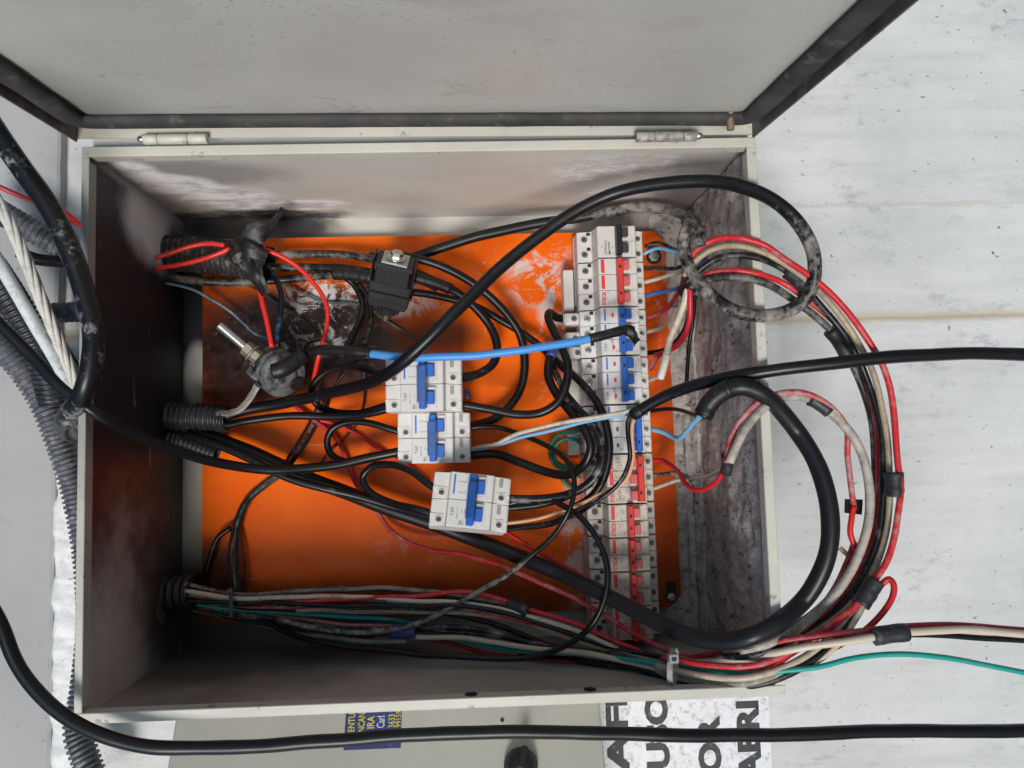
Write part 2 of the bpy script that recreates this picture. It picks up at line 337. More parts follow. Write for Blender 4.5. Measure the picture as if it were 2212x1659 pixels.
b = MB(); b.box((-300, -BH, T + .1), (-300 + T, BH, BD)); b.build('side_panel', P_LEFT, BOX, 'soot blackened end panel of the box')
b = MB(); b.box((300 - T, -BH, T + .1), (300, BH, BD)); b.build('side_panel', P_OUT, BOX)
b = MB(); b.box((-300 + T + .1, BH - T, T + .1), (300 - T - .1, BH, BD)); b.build('side_panel', P_TOP, BOX, 'side panel with white powder smears')
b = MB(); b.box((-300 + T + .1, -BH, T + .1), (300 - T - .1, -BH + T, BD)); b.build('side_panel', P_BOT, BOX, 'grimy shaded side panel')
FL = 8.5; FLL = 6.3
def rim_bar(a, bb, horiz, sgn):
    m = MB()
    FL = 8.5
    if horiz:                                   # along u, at v = sgn*BH
        e = sgn * BH
        m.box((a, e + sgn * .3, BD + .2), (bb, e - sgn * FL, BD + 1.8), bev=.6)
        m.box((a + 4, e - sgn * (FL - 1.5), BD - 11), (bb - 4, e - sgn * FL, BD + .1))
    else:
        e = sgn * 300; FL = 8.5 if sgn > 0 else 6.3
        m.box((e + sgn * .3, a, BD + .2), (e - sgn * FL, bb, BD + 1.8), bev=.6)
        m.box((e - sgn * (FL - 1.5), a + 4, BD - 11), (e - sgn * FL, bb - 4, BD + .1))
    return m
for a_ in (True, False):
    for sg in (-1, 1):
        m = rim_bar(-300.3 if a_ else -BH + FL + .2, 300.3 if a_ else BH - FL - .2, a_, sg); m.build('rim_flange', P_RIM, BOX)
# knockouts and holes on the box's far side panel
b = MB(); b.lathe([(15, 0), (15, .8)], 24, (-300 + T + .2, at(362, 1330, 60).y + 6, 56), (1, 0, 0)); b.build('knockout_plug', plain('rusty_steel', (.17, .085, .045), .8, var=.35, dirt=.5, dcol=(.05, .035, .03)), BOX)
for (x, y) in ((1275, 1502), (1018, 1510)):
    b = MB(); p = at(x, y, BD - 6); b.lathe([(5.5, 0), (5.5, .5)], 16, (p.x, -BH + FL + .1, BD - 7), (0, 1, 0)); b.build('bolt_hole', DARK, BOX)
# --- mounting plate
PW = 17.0
pl0 = at(437, 900, PW).x; pr0 = (at(1438, 560, PW).x + at(1470, 1250, PW).x) / 2; pt0 = at(950, 508, PW).y; pb0 = at(1440, 1312, PW).y
def plate_mat():
    t = NT('orange_plate_paint'); n = t.noise(12, 5, .6); c = t.mix(t.rng(n, .3, .7), (.84, .112, .001), (.92, .145, .0012))
    fine = t.noise(85, 7, .72, stretch=(.7, 1, 1)); scr = t.noise(30, 8, .8, dist=.8, off=(1, 6, 2))
    def q(x, y): p = at(x, y, PW); return (p.x, p.y, PW)
    red = t.blob(q(1450, 900), (26, 300, 60), .35, 14, .5); c = t.mix(t.mul(red, .6), c, (.42, .045, .012))
    for st_, of_ in (((.04, 1, 1), (1, 1, 1)), ((1, .05, 1), (4, 2, 1)), ((.07, 1, 1), (8, 3, 2))):
        c = t.mix(t.mul(t.mul(t.rng(t.noise(260, 2, .5, stretch=st_, off=of_), .70, .73), t.rng(t.noise(20, 3, .6, off=of_), .48, .62)), .5), c, (.72, .42, .25))
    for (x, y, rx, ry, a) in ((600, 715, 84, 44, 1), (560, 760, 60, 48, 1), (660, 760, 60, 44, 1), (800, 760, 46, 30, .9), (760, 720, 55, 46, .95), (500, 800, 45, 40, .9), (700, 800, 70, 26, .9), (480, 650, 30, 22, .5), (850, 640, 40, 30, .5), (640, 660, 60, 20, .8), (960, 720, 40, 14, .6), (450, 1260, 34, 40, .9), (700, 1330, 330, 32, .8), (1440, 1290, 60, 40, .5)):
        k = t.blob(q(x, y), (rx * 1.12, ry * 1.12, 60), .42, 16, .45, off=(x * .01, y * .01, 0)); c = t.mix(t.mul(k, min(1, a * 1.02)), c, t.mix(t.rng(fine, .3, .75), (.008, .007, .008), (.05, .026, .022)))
    for (x, y, rx, ry, a, th) in ((1160, 610, 30, 26, 1, .47), (1205, 690, 20, 66, .9, .50), (1130, 560, 60, 16, .75, .53), (690, 690, 34, 34, .9, .50), (740, 625, 62, 13, .9, .46), (870, 660, 40, 12, .6, .5), (1180, 780, 24, 40, .6, .55), (1240, 1170, 12, 70, .8, .47), (650, 505, 60, 5, .5, .5), (1000, 1190, 120, 20, .25, .56), (1450, 640, 16, 90, .3, .5)):
        k = t.mul(t.blob(q(x, y), (rx, ry, 60), .5, 25, .5, off=(y * .01, x * .01, 1)), t.rng(scr, th, th + .06)); c = t.mix(t.mul(k, a), c, t.mix(fine, (.40, .36, .34), (.82, .80, .80)))
    c = t.mix(t.mul(t.rng(t.noise(150, 5, .7), .62, .68), .22), c, (.55, .30, .18))
    sm = t.rng(t.noise(8, 5, .65, off=(5, 5, 5)), .55, .75); c = t.mix(t.mul(sm, .25), c, (.42, .10, .02))
    t.bump(t.noise(40, 4), .12, .0006)
    return t.out(c, t.rng(fine, .35, .7, .26, .50), spec=.18)
PLM = plate_mat()
ch = 13
b = MB(); prof = [(pl0, pb0), (pr0 - ch, pb0), (pr0, pb0 + ch), (pr0, pt0 - ch), (pr0 - ch, pt0), (pl0, pt0)]
b.add([(x, y, PW) for x, y in prof] + [(x, y, PW - 2) for x, y in prof], [tuple(range(6)), tuple(reversed(range(6, 12)))] + [(i, i + 6, (i + 1) % 6 + 6, (i + 1) % 6) for i in range(6)])
plate = b.build('mounting_plate', PLM, BOX, 'orange mounting plate with soot and white residue')
for (x, y, sx, sy) in ((1412, 549, 9, 7), (1450, 1284, 7, 11)):
    p = at(x, y, PW + .2); b = MB(); b.lathe([(sx, 0), (sx, .4)], 20, (p.x, p.y - 3, PW + .1)); b.box((p.x - sx * .8, p.y, PW + .1), (p.x + sx * .8, p.y + sy + 3, PW + .45)); b.build('slot', DARK, plate)
    b = MB(); b.lathe([(sx * .72, .5), (sx * .72, 2.2), (sx * .3, 3)], 6, (p.x, p.y - 3, PW + .1), smooth=False); b.build('screw', ZINC, plate)
for (x, y) in ((841, 1146), (862, 545), (1000, 1300)):
    p = at(x, y, PW); b = MB(); b.lathe([(2.3, 0), (2.3, .3)], 12, (p.x, p.y, PW + .1)); b.build('drill_hole', DARK, plate)
# --- thick dust crust on the end panel under the breakers
t = NT('dust_crust'); n = t.noise(75, 8, .7, stretch=(1, 1, .45)); n2 = t.noise(210, 5, .7, stretch=(1, 1, .5)); c = t.mix(t.rng(n, .36, .6), (.36, .315, .285), (.58, .53, .49)); c = t.mix(t.mul(t.rng(t.noise(120, 6, .7, off=(1, 1, 1), stretch=(1, 1, .45)), .55, .63), .85), c, (.10, .078, .068)); c = t.mix(t.rng(t.noise(14, 5, .6, off=(5, 2, 1)), .52, .66), c, t.mix(n2, (.40, .37, .345), (.58, .54, .51)))
c = t.mix(t.mul(t.mul(t.blob((298, 60, 165), (60, 330, 45), .5, 20, .5), t.rng(t.noise(90, 6, .7, off=(7, 7, 7), stretch=(1, 1, .6)), .50, .60)), .8), c, (.66, .64, .62)); t.bump(t.math('ADD', n, t.mul(n2, .5)), .9, .0035); CRUST = t.out(c, .95)
b = MB(); P = []; nv = 150; nb = 14
prf = [(248 + i * 3.4, T + .1, 0) for i in range(nb)] + [(300 - T - .1, 3 + (BD - 30) * i / 60, 1) for i in range(61)]; nu = len(prf) - 1
for j in range(nv + 1):
    v = -BH + 3 + (2 * BH - 6) * j / nv
    for (u, w, side) in prf:
        d = w if side else 300 - u
        h = 3.0 + 12 * math.exp(-d / 15.0) + 3.6 * mnoise.fractal(Vector((v * .03, w * .03, 2 + u * .03)), .9, 2.1, 6) + 1.8 * mnoise.noise(Vector((v * .011, w * .02, 9)))
        if side: edge = (BD - 34 - 10 * mnoise.noise(Vector((v * .04, 7, 0))) - w) * .25
        else: edge = (u - 252 - 5 * mnoise.noise(Vector((v * .05, 3, 0)))) * .35
        h = min(h, edge); h = max(h, -.6 if h < .3 else h)
        P.append((u - h * .55 if side == 0 and d < 20 else u, v, w + h) if not side else (u - h, v, w + (h * .55 if d < 20 else 0)))
b.add(P, [(j * (nu + 1) + i, (j + 1) * (nu + 1) + i, (j + 1) * (nu + 1) + i + 1, j * (nu + 1) + i + 1) for j in range(nv) for i in range(nu)], 0, True)
o = b.build('dust_crust', CRUST, BOX, 'thick crusted grey brown dust on the end panel'); o['kind'] = 'stuff'
# --- door: a shallow tray hinged along the far rim, standing out towards the viewer
DANG = math.radians(4.8)
DT = Matrix.Translation(Vector((0, BH + 2.5, BD + 1))) @ Matrix.Rotation(DANG, 4, 'X') @ Matrix.Rotation(.026, 4, 'Y')   # local: x=u, y=away from interior, z=out along the door
def dl(m): return m.xform(DT)
def door_extra(t, c):
    k = t.blob((-300, 262, 260), (60, 60, 90), .3, 10, .7); c = t.mix(t.mul(k, .55), c, (.10, .095, .09))
    s1 = t.mul(t.blob((-140, 262, 285), (190, 80, 60), .3, 8, .5), t.rng(t.noise(16, 4, .6, stretch=(.35, 1, 1.2), dist=1.5, off=(1, 1, 7)), .60, .63)); c = t.mix(t.mul(s1, .35), c, (.30, .26, .23))
    return c
P_DOOR = paint('door_paint', (.575, .565, .52), .6, extra=door_extra, dusty=.5, th=.62)
P_FLG = plain('grimy_flange', (.10, .085, .078), .6, var=.35, dirt=.4, dcol=(.26, .235, .215), scale=25)
DL = 492; DW = 302; DEP = 15
b = MB(); b.box((-DW, DEP, 0), (DW, DEP + 1.6, DL)); door = dl(b).build('door', P_DOOR, BOX, 'speckled inside of the raised door')
b = MB(); b.box((-DW, 3, -1.6), (DW, DEP - .1, 0)); dl(b).build('hinge_flange', P_RIM, door)
for sg in (-1, 1):
    b = MB(); b.box((sg * DW, 0, 0.1), (sg * (DW - 1.6), DEP - .1, DL)); dl(b).build('side_flange', P_FLG, door)
b = MB(); b.box((-DW, 0, DL), (DW, DEP - .1, DL + 1.6)); dl(b).build('end_flange', P_RIM, door)
GASK = plain('grey_foam_gasket', (.048, .045, .046), .85, var=.35, dirt=.22, dcol=(.17, .165, .16), scale=30); GASKL = plain('brown_gasket', (.085, .072, .066), .85, var=.3, dirt=.45, dcol=(.19, .17, .155), scale=35)
def gasket(path, mat):
    m = MB(); pts = spline(path, 4)
    m.tube(pts, lambda i: 10.2 + .7 * mnoise.noise(Vector((i * .11, 2, 5))), 10, flat=.5); dl(m).build('gasket', mat, door)
gz = DEP - 4.6; gx = DW - 12
gasket([(-gx, gz, DL - 10), (-gx, gz, 200), (-gx, gz, 60), (-gx, gz, 32), (-gx + 3, gz, 24), (-gx + 11, gz, 21), (-200, gz, 21), (0, gz, 21), (200, gz, 21), (gx - 11, gz, 21), (gx - 3, gz, 24), (gx, gz, 32), (gx, gz, 60), (gx, gz, 200), (gx, gz, DL - 10)], GASK)
sp = (at(1580, 262, BD + 25).x, 0, 26)
b = MB(); b.lathe([(3.2 + (.45 if i % 2 else 0), i * .9) for i in range(19)], 12, (sp[0], DEP, sp[2]), (0, -1, 0)); dl(b).build('threaded_stud', plain('brown_threads', (.28, .20, .13), .6, .4, var=.3, dirt=.4), door)
for xs, flip in (((305, 458), 1), ((1367, 1512), -1)):
    x0 = at(xs[0], 301, BD + 5).x; x1 = at(xs[1], 295, BD + 5).x; L = x1 - x0; hz = BD + 11; hy = at(xs[0], 301 if flip > 0 else 296, hz).y
    hm = P_RIM if flip > 0 else plain('dusty_hinge', (.40, .37, .32), .5, dirt=.5, dcol=(.13, .11, .09))
    h = MB(); h.lathe([(2.4, 0), (3.0, 2), (3.0, 7)], 12, (x0 if flip > 0 else x1, hy, hz), (flip, 0, 0)); hin = h.build('hinge', STEEL, BOX)
    for f0, f1 in ((.08, .28), (.285, .70), (.705, .97)):
        a0 = f0 if flip > 0 else 1 - f1; k = MB(); k.lathe([(4.0, 0), (4.6, .6), (4.6, (f1 - f0) * L - .6), (4.0, (f1 - f0) * L)], 16, (x0 + a0 * L, hy, hz), (1, 0, 0)); k.build('knuckle', hm, hin)
b = MB(); b.box((-299, BH + .2, BD - 16), (299, BH + 16, BD - 14.6)); b.build('hinge_gutter', P_OUT, BOX)  # strip added behind the hinge gap to block sky and keep it dark
# --- rail under the breaker row
RU = at(1300, 800, 90).x                                   # reference of the row
# ================================================================== breakers
def screw_mesh(r=3.6, steel=True):
    m = MB(); m.lathe([(r, 0), (r, .9), (r * .80, .9), (r * .78, .25)], 16, caps=False, mi=0)
    m.lathe([(r * .79, .22), (r * .79, .28)], 16, mi=1); m.lathe([(r * .70, .3), (r * .68, .62), (r * .56, .74)], 12, mi=2)
    m.box((-r * .5, -r * .09, .7), (r * .5, r * .09, .82), 1); m.box((-r * .09, -r * .5, .7), (r * .09, r * .5, .83), 1)
    return m
SCREWS = {}
def screw(parent, c, mats, key, r=3.6, ang=0.0, name='terminal_screw'):
    if key not in SCREWS:
        o = screw_mesh(r).build(name, mats, parent); SCREWS[key] = o.data
    else: o = link(name, SCREWS[key], parent)
    o.location = Vector(c) * .001; o.rotation_euler[2] = ang; return o
DARKM = plain('dark_screw', (.17, .16, .15), .45, .5, var=.3); SILV = plain('bright_screw', (.55, .57, .56), .3, .9, var=.15)
PITCH_BASE = 24.0
def row_breaker(y0, y1, poles, style, label, on=True, plastic=WPL, brand='', small=(), windows=None, scribble=False):
    xr = 1301 + (y0 - 763) * .0415
    top = at(xr, y0, 86); bot = at(1301 + (y1 - 763) * .0415, y1, 86)
    W = top.y - bot.y; pit = W / poles
    base = Vector(((top.x + bot.x) / 2 - 20, bot.y + .25, PITCH_BASE)); W -= .5; pit = W / poles
    o = thing('circuit_breaker', label, 'breaker', base, group='circuit breakers in the row on the rail')
    b = MB(); bump_ = 1.2 if style == 'black' else 0.0
    prof = [(0, 0), (-1, 14), (0, 15), (0, 39), (1.2, 40), (16.5, 40), (19.5, 61 + bump_), (20.6, 62 + bump_), (60.5, 62 + bump_), (61.6, 61), (62.3, 40.6), (72, 40), (73.5, 39), (73.5, 0)]
    for k in range(poles):
        g = .22 if poles == 3 or style != 'black' else 0
        b.prism(prof, k * pit + g, (k + 1) * pit - g, 0, .5)
    b.box((2, 1, 1), (60, W - 1, 30), 1)
    b.build('body', [plastic, DARK], o)
    for k in range(poles):
        yc = (k + .5) * pit
        smat = [plastic, DARK, SILV if style == 'blue' else DARKM]
        screw(o, (8.4, yc, 40), smat, ('a', plastic.name, style), 4.4, random.uniform(0, 1.5)); screw(o, (67.4, yc, 39.9), smat, ('b', plastic.name, style), 4.2, random.uniform(0, 1.5))
        m = MB(); m.box((11, yc + pit * .26, 39.95), (15.2, yc + pit * .46, 40.4)); m.build('slot', DARK, o)
    lm = {'blue': BPL, 'red': RPL, 'black': KPL}[style]; tm = {'blue': BPL, 'red': RPW, 'black': plain('smoked_plastic', (.05, .055, .06), .3)}[style]
    tie = (38.2, 45) if on else (50, 57.5); tog = (44.2, 52) if on else (43, 50.5); Z = 62 + bump_
    for k in range(poles):
        yc = (k + .5) * pit
        m = MB(); m.box((tog[0] - .8, yc - pit * .42, Z - .1), (55.6 if on else 56.5, yc + pit * .42, Z + 1.2), 0, .4); fr = m.build('window_frame', plastic, o)
        m = MB(); m.box((tog[0], yc - pit * .30, Z + 1.0), (tog[1], yc + pit * .30, Z + 7.0), 0, .8); m.box((tog[0] + 2.6, yc - pit * .26, Z + 6.9), (tog[0] + 3.4, yc + pit * .26, Z + 7.3)); m.build('toggle', tm, o)
    m = MB(); e = pit * (.12 if poles == 3 else .06); m.prism([(tie[0], Z + .9), (tie[0] + .6, Z + 10.4), (tie[0] + 1.8, Z + 11.4), (tie[1] - 1.2, Z + 11.4), (tie[1] - .2, Z + 10), (tie[1], Z + .9)], e, W - e, 0, .5); tb = m.build('handle_tie', lm, o)
    for f in (.2, .8) if poles == 3 else (.3, .68):
        m = MB(); yy = e + (W - 2 * e) * f; m.box((tie[0] + 1.8, yy - 1.6, Z + 11.35), (tie[0] + 4.0, yy + 1.6, Z + 11.7)); m.build('tie_slot', DARK, tb)
    fz = Z + .02
    if style == 'blue':
        for k in range(1, poles): m = MB(); m.box((23.6, k * pit + 2.6, fz), (25.4, (k + 1) * pit - 1.6, fz + .15)); m.build('stripe', INKB, o)
        for k in range(poles): m = MB(); m.box((31.4, (k + .5) * pit - 2.2, fz), (34.0, (k + .5) * pit + 2.2, fz + .25)); m.build('indicator', INKN if windows == 'green' else INKR, o)
    if style == 'red':
        for k in range(1, poles): m = MB(); m.box((22.3, k * pit + 1.6, fz), (26.2, (k + 1) * pit - 1.2, fz + .15)); m.build('stripe', INKR, o)
    if brand == 'STECK': letters('STECK', 4.4, (26.8, 1.4, fz), INKR, o, width=15.0, fat=.045)
    if brand == 'TAF': letters('TAF', 3.3, (25.6, 4.2, fz), INKT, o, width=8.6)
    if brand == 'SOPRANO': letters('SOPRANO', 2.9, (29.8, 2.6, fz), INKG, o, width=16.0, fat=.01); letters('61', 2.0, (25.2, 10, fz), INKG, o); m = MB(); m.box((31.2, 2.6, fz), (33.4, 7.2, fz + .12)); m.box((31.2, 8.0, fz), (32.4, 16.5, fz + .12)); m.build('rating_mark', INKG, o)
    for (tx, uu, vv_, sz) in small: letters(tx, sz, (uu, vv_, fz), INKG, o)
    if scribble:
        for q, (u0, v0, su) in enumerate(((33, 36, 5), (28, 20, 6), (33, 4, 4))):
            pts = [Vector((u0 + su * .5 * math.sin(i * 1.9 + q), v0 + i * 1.15 + 1.2 * math.cos(i * 2.3), fz + .1)) for i in range(10)]
            m = MB(); m.tube(spline(pts, .8), .22, 5); m.build('pen_scribble', INKG, o)
    return o
SM_T = (('YCB6H-63', 33.0, 4.0, 1.9), ('C40', 32.0, 12.8, 2.2), ('400V', 36.2, 3, 1.0), ('6000', 37.6, 3, 1.0))
SM_S = (('SD', 30.6, 2.0, 1.9), ('C40', 33.6, 2.0, 1.9), ('400V~', 35.8, 2.0, 1.2), ('50/60Hz', 37.4, 2.0, 1.2), ('3P', 30, 13.5, 1.8))
SM_2 = (('LD', 30.6, 2.0, 1.9), ('C32', 33.6, 2.0, 1.9), ('400V~', 35.8, 2.0, 1.2), ('50/60Hz', 37.4, 2.0, 1.2), ('2P', 30, 13.5, 1.8))
row_breaker(489, 556.5, 2, 'black', 'two pole breaker with black handle at the door end of the row', brand='SOPRANO', plastic=WPL, small=(('61', 37, 3, 1.6), ('40A', 36, 9, 1.5)))
row_breaker(558, 662.5, 3, 'red', 'three pole red handled breaker beside the black handled one', brand='STECK', small=SM_S)
row_breaker(663.5, 768, 3, 'blue', 'blue handled breaker under the taped end of the bright blue cable', brand='TAF', plastic=WPC, small=SM_T)
row_breaker(769, 874, 3, 'blue', 'blue handled breaker in the middle with fully visible switches and red windows', brand='TAF', plastic=WPC, small=SM_T)
row_breaker(875.5, 980.5, 3, 'blue', 'blue handled breaker with green windows, its handle switched off', on=False, brand='', plastic=WPC, windows='green', small=SM_T[1:])
row_breaker(982, 1089, 3, 'red', 'red handled breaker with pen scribbles, its handle switched off', on=False, brand='STECK', plastic=WPD, small=SM_S[:4], scribble=True)
row_breaker(1090.5, 1162.5, 2, 'red', 'two pole red handled breaker next to the scribbled one', brand='STECK', plastic=WPD, small=SM_2)
row_breaker(1163.5, 1236, 2, 'red', 'second two pole red handled breaker below the scribbled one, in the shade', brand='STECK', plastic=WPD, small=SM_2)
row_breaker(1237, 1310.5, 2, 'red', 'third two pole red handled breaker half behind the slanting red wire', brand='STECK', plastic=WPD, small=SM_2)
row_breaker(1311.5, 1385, 2, 'red', 'last two pole breaker of the row hidden behind the thick black cable', brand='STECK', plastic=WPD, small=SM_2)
pA = at(1290, 485, 24); pB = at(1340, 1345, 24)
b = MB(); uc = pA.x + 20
b.prism([(uc - 18, 23), (uc - 18, 21.5), (uc - 13, 21.5), (uc - 13, 17.4), (uc + 13, 17.4), (uc + 13, 21.5), (uc + 18, 21.5), (uc + 18, 23), (uc + 11, 23), (uc + 11, 19), (uc - 11, 19), (uc - 11, 23)], -BH + 22, BH - 24)
b.build('din_rail', ZINC, BOX)
# loose two pole breakers
def loose_breaker(cx, cy, wf, rot, label, Lu=77.5, W=54.0):
    c = at(cx, cy, wf); R_ = Matrix.Rotation(rot[2], 3, 'Z') @ Matrix.Rotation(rot[1], 3, 'Y') @ Matrix.Rotation(rot[0], 3, 'X')
    o = thing('loose_circuit_breaker', label, 'breaker', c, R_, group='loose breakers hanging on their cables')
    x0 = -Lu / 2; hw = W / 2
    prof = [(x0, -56), (x0, -14), (x0 + 1, -13), (x0 + 15.6, -13), (x0 + 16.4, -.8), (x0 + 17.2, 0), (x0 + 59, 0), (x0 + 60, -.8), (x0 + 61, -11), (x0 + 76, -11.6), (x0 + Lu, -13), (x0 + Lu, -56)]
    b = MB(); b.prism(prof, -hw, -.2, 0, .7); b.prism(prof, .2, hw, 0, .7)
    b.build('body', [WPC, DARK], o)
    for s in (-1, 1):
        yc = s * hw * .5 - 7.5
        m = MB(); m.box((x0 + 4.5, yc - 5, -13.1), (x0 + 13.6, yc + 6.5, -12.2), 0, .3); m.box((x0 + .2, yc + 1.8, -13.1), (x0 + 4.7, yc + 6.5, -12.3)); m.build('terminal_cover', WPC, o)
        m = MB(); m.box((x0 + 65, yc - 5, -11.8), (x0 + 73.6, yc + 6, -10.6), 0, .3); m.box((x0 + 73, yc + .5, -12.2), (x0 + 77.2, yc + 3.5, -11.4)); m.build('terminal_cover', WPC, o)
        m = MB(); m.box((x0 + 66, yc + 11, -11.7), (x0 + 70, yc + 20, -11.1)); sl = m.build('vent_slot', plain('grey_slot', (.33, .31, .29), .5), o)
        smt = [WPC, DARK, DARKM]
        screw(o, (x0 + 9, yc + .7, -12.3), smt, ('la',), 3.5, .4 + s); screw(o, (x0 + 69.2, yc + .5, -10.7), smt, ('lb',), 3.5, 1.1 + s)
        m = MB(); m.box((x0 + 44, s * hw * .5 - 11, -.1), (x0 + 53, s * hw * .5 + 11, 1.0), 0, .4); m.build('window_frame', WPC, o)
        m = MB(); m.box((x0 + 42.5, s * hw * .5 - 7, .8), (x0 + 51, s * hw * .5 + 6, 6.5), 0, .7); m.build('toggle', BPL, o)
        m = MB(); m.box((x0 + 44, s * hw * .5 + 6.6, .9), (x0 + 51.5, s * hw * .5 + 10.4, 3.2), 0, .5); m.build('toggle_cheek', WPC, o)
        pts = [Vector((x0 + 25 + i * 1.0, hw * .44 + s * 5.4 + (1.2 if i % 3 == 1 else 0), .12)) for i in range(9)]
        m = MB(); m.tube(pts, .22, 4, smooth=False); m.build('circuit_symbol', INKG, o)
    m = MB(); m.box((x0 + 35.5, -hw + 3, -.1), (x0 + 43, hw - 1.5, 3)); m.box((x0 + 34.6, -hw + 8, 2.8), (x0 + 43, hw - 9.5, 11.4), 0, 1.0); m.box((x0 + 35.6, -hw + 1.8, 2.5), (x0 + 42.6, hw - 2.2, 8.2), 0, .9); tb = m.build('handle_tie', BPL, o)
    m = MB()
    for (a0, a1) in (((x0 + 33.8, -hw + 7, 11.9), (x0 + 43.6, hw - 9, 12.3)), ((x0 + 33.8, -hw + 7, 5), (x0 + 34.2, hw - 9, 11.9)), ((x0 + 43.2, -hw + 7, 5), (x0 + 43.6, hw - 9, 11.9))): m.box(a0, a1)
    m.build('clear_cover', CLEAR, tb)
    m = MB(); m.box((x0 + 20.0, 5, .02), (x0 + 21.8, hw - 2.5, .18)); m.build('stripe', INKB, o)
    letters('TAF', 3.4, (x0 + 23.2, -hw + 10, .02), INKT, o, width=8.6); letters('DJ6-T123', 2.0, (x0 + 27.6, -hw + 8, .02), INKG, o, width=10); letters('80A', 2.2, (x0 + 31.0, -hw + 2.4, .02), INKG, o, width=4.6, fat=.01)
    letters('230V~', 1.2, (x0 + 32.9, -hw + 2.4, .02), INKG, o)
    letters('I-ON', 1.2, (x0 + 31.2, -hw + 13.5, .02), INKG, o); letters('O-OFF', 1.2, (x0 + 34.2, -hw + 13.0, .02), INKG, o)
    return o
t = NT('clear_plastic'); t.bsdf.inputs['Transmission Weight'].default_value = 1.0; t.bsdf.inputs['IOR'].default_value = 1.4; CLEAR = t.out((.9, .95, 1), .12)
loose_breaker(913, 829, 122, (math.radians(0), 0, math.radians(-.6)), 'loose white breaker just under the bright blue cable', 78, 55)
loose_breaker(935, 946, 84, (0, math.radians(-1), math.radians(-.8)), 'middle loose white breaker lying straight on the orange plate', 77.5, 53)
loose_breaker(1018, 1081, 128, (math.radians(-11), math.radians(3), math.radians(-7.6)), 'tilted loose white breaker at the lowest corner of the three', 78, 54)
# terminal strip beside the row
def plastic_bar(x0, y0, x1, y1, w0, w1, label):
    a = at(x0, y0, w1); c = at(x1, y1, w1); b = MB(); b.box((a.x, a.y, w0), (c.x, c.y, w1), 0, .8); o = b.build('plastic_cover_strip', WPL)
    return meta(o, label, 'plastic strip')
plastic_bar(1216, 583, 1241, 672, PW + .3, 46, 'plain white plastic strip beside the red handled three pole breaker')
plastic_bar(1227, 778, 1252, 875, PW + .3, 40, 'white plastic strip behind black cables beside the middle breakers')
plastic_bar(1226, 935, 1253, 983, PW + .3, 40, 'short white plastic block above the green earth wires')
for i, (x, y, lab) in enumerate(((1235, 689, 'small white terminal block with the elbowed black cable in it'), (1238, 731, 'small white terminal block above the bright blue cable'), (1243, 762, 'small white terminal block just below the bright blue cable'))):
    p = at(x, y, 56); o = thing('terminal_block', lab, 'terminal block', (p.x, p.y, PW + .4), group='terminal blocks beside the breaker row')
    m = MB(); m.box((-8, -6.6, 0), (8, 6.6, 40), 0, 1.2); m.box((-8.6, -6.0, 26), (-7.8, 6.0, 34)); m.build('body', WPL, o)
    screw(o, (2.5, 0, 40), [WPL, DARK, DARKM], ('tb',), 4.0, .5 + i); m = MB(); m.box((-6.5, -4.2, 39.95), (-3.2, 4.2, 40.5)); m.build('slot', WPD, o)
# ================================================================== cables
def clear_rim(P, r):                                       # lift wires that leave the box so that they pass over the rim instead of through it
    us = [p.x for p in P]
    if max(us) < 330 or min(us) > 285: return P
    out = []; nd = BD + 2.5 + r
    for p in P:
        m = nd - max(0.0, abs(p.x - 296) - 9) * .75
        if p.z < m:
            d = p - CAM; p = CAM + d * ((m - CAM.z) / d.z)
        out.append(p)
    for _ in range(6): out = [out[0]] + [(out[i - 1] + out[i] * 2 + out[i + 1]) / 4 for i in range(1, len(out) - 1)] + [out[-1]]
    return out
def cable(name, label, mat, dia, pts, cat='cable', group=None, n=12, step=3.0, tapes=(), strip=None, wob=.022, dust=None):
    P = clear_rim(spline(px(pts), step), dia / 2); r = dia / 2; am = 3.0 / (1 + dia * .17)
    P = [p + Vector((mnoise.noise(p * .021 + Vector((dia, 1, 2))), mnoise.noise(p * .021 + Vector((5, dia, 7))), .6 * mnoise.noise(p * .02 + Vector((1, 9, dia))))) * am for p in P]
    m = MB(); m.tube(P, lambda i: r * (1 + wob * 2 * mnoise.noise(Vector((i * .12, dia, P[0].x * .1)))), n)
    if tapes or strip:
        o = thing(name, label, cat, P[0], group=group); m.build('sheath', mat, o, base=P[0])
        for tp in tapes:
            f0, f1, rr, tm = tp[:4]; i0 = int(f0 * (len(P) - 1)); i1 = max(i0 + 3, int(f1 * (len(P) - 1)))
            k = MB(); k.tube(P[i0:i1 + 1], lambda i: rr * (1 + .07 * mnoise.noise(Vector((i * .45, rr, 1)))), n); k.build('tape_wrap', tm, o, base=P[0])
        if strip:
            k = MB(); k.tube(spline(px(strip), 2), r * .5, 8); k.build('bare_end', ZINC, o, base=P[0])
    else:
        o = m.build(name, mat, base=P[0]); o.matrix_world = M4 @ Matrix.Translation(P[0] * .001); meta(o, label, cat, group)
    if dust and o.type == 'MESH':                          # dust settled on part of the length
        at_ = o.data.attributes.new('dust', 'FLOAT', 'POINT'); N_ = len(P)
        vals = []
        for q in range(len(o.data.vertices)):
            f = (q // n) / (N_ - 1); x0_, x1_ = dust; k = min(1, max(0, (f - x0_) / (x1_ - x0_))); vals.append(k * k * (3 - 2 * k))
        at_.data.foreach_set('value', vals)
    return o
C = cable
G_BIG = 'heavy black cables'; G_W = 'thin wires in the box'
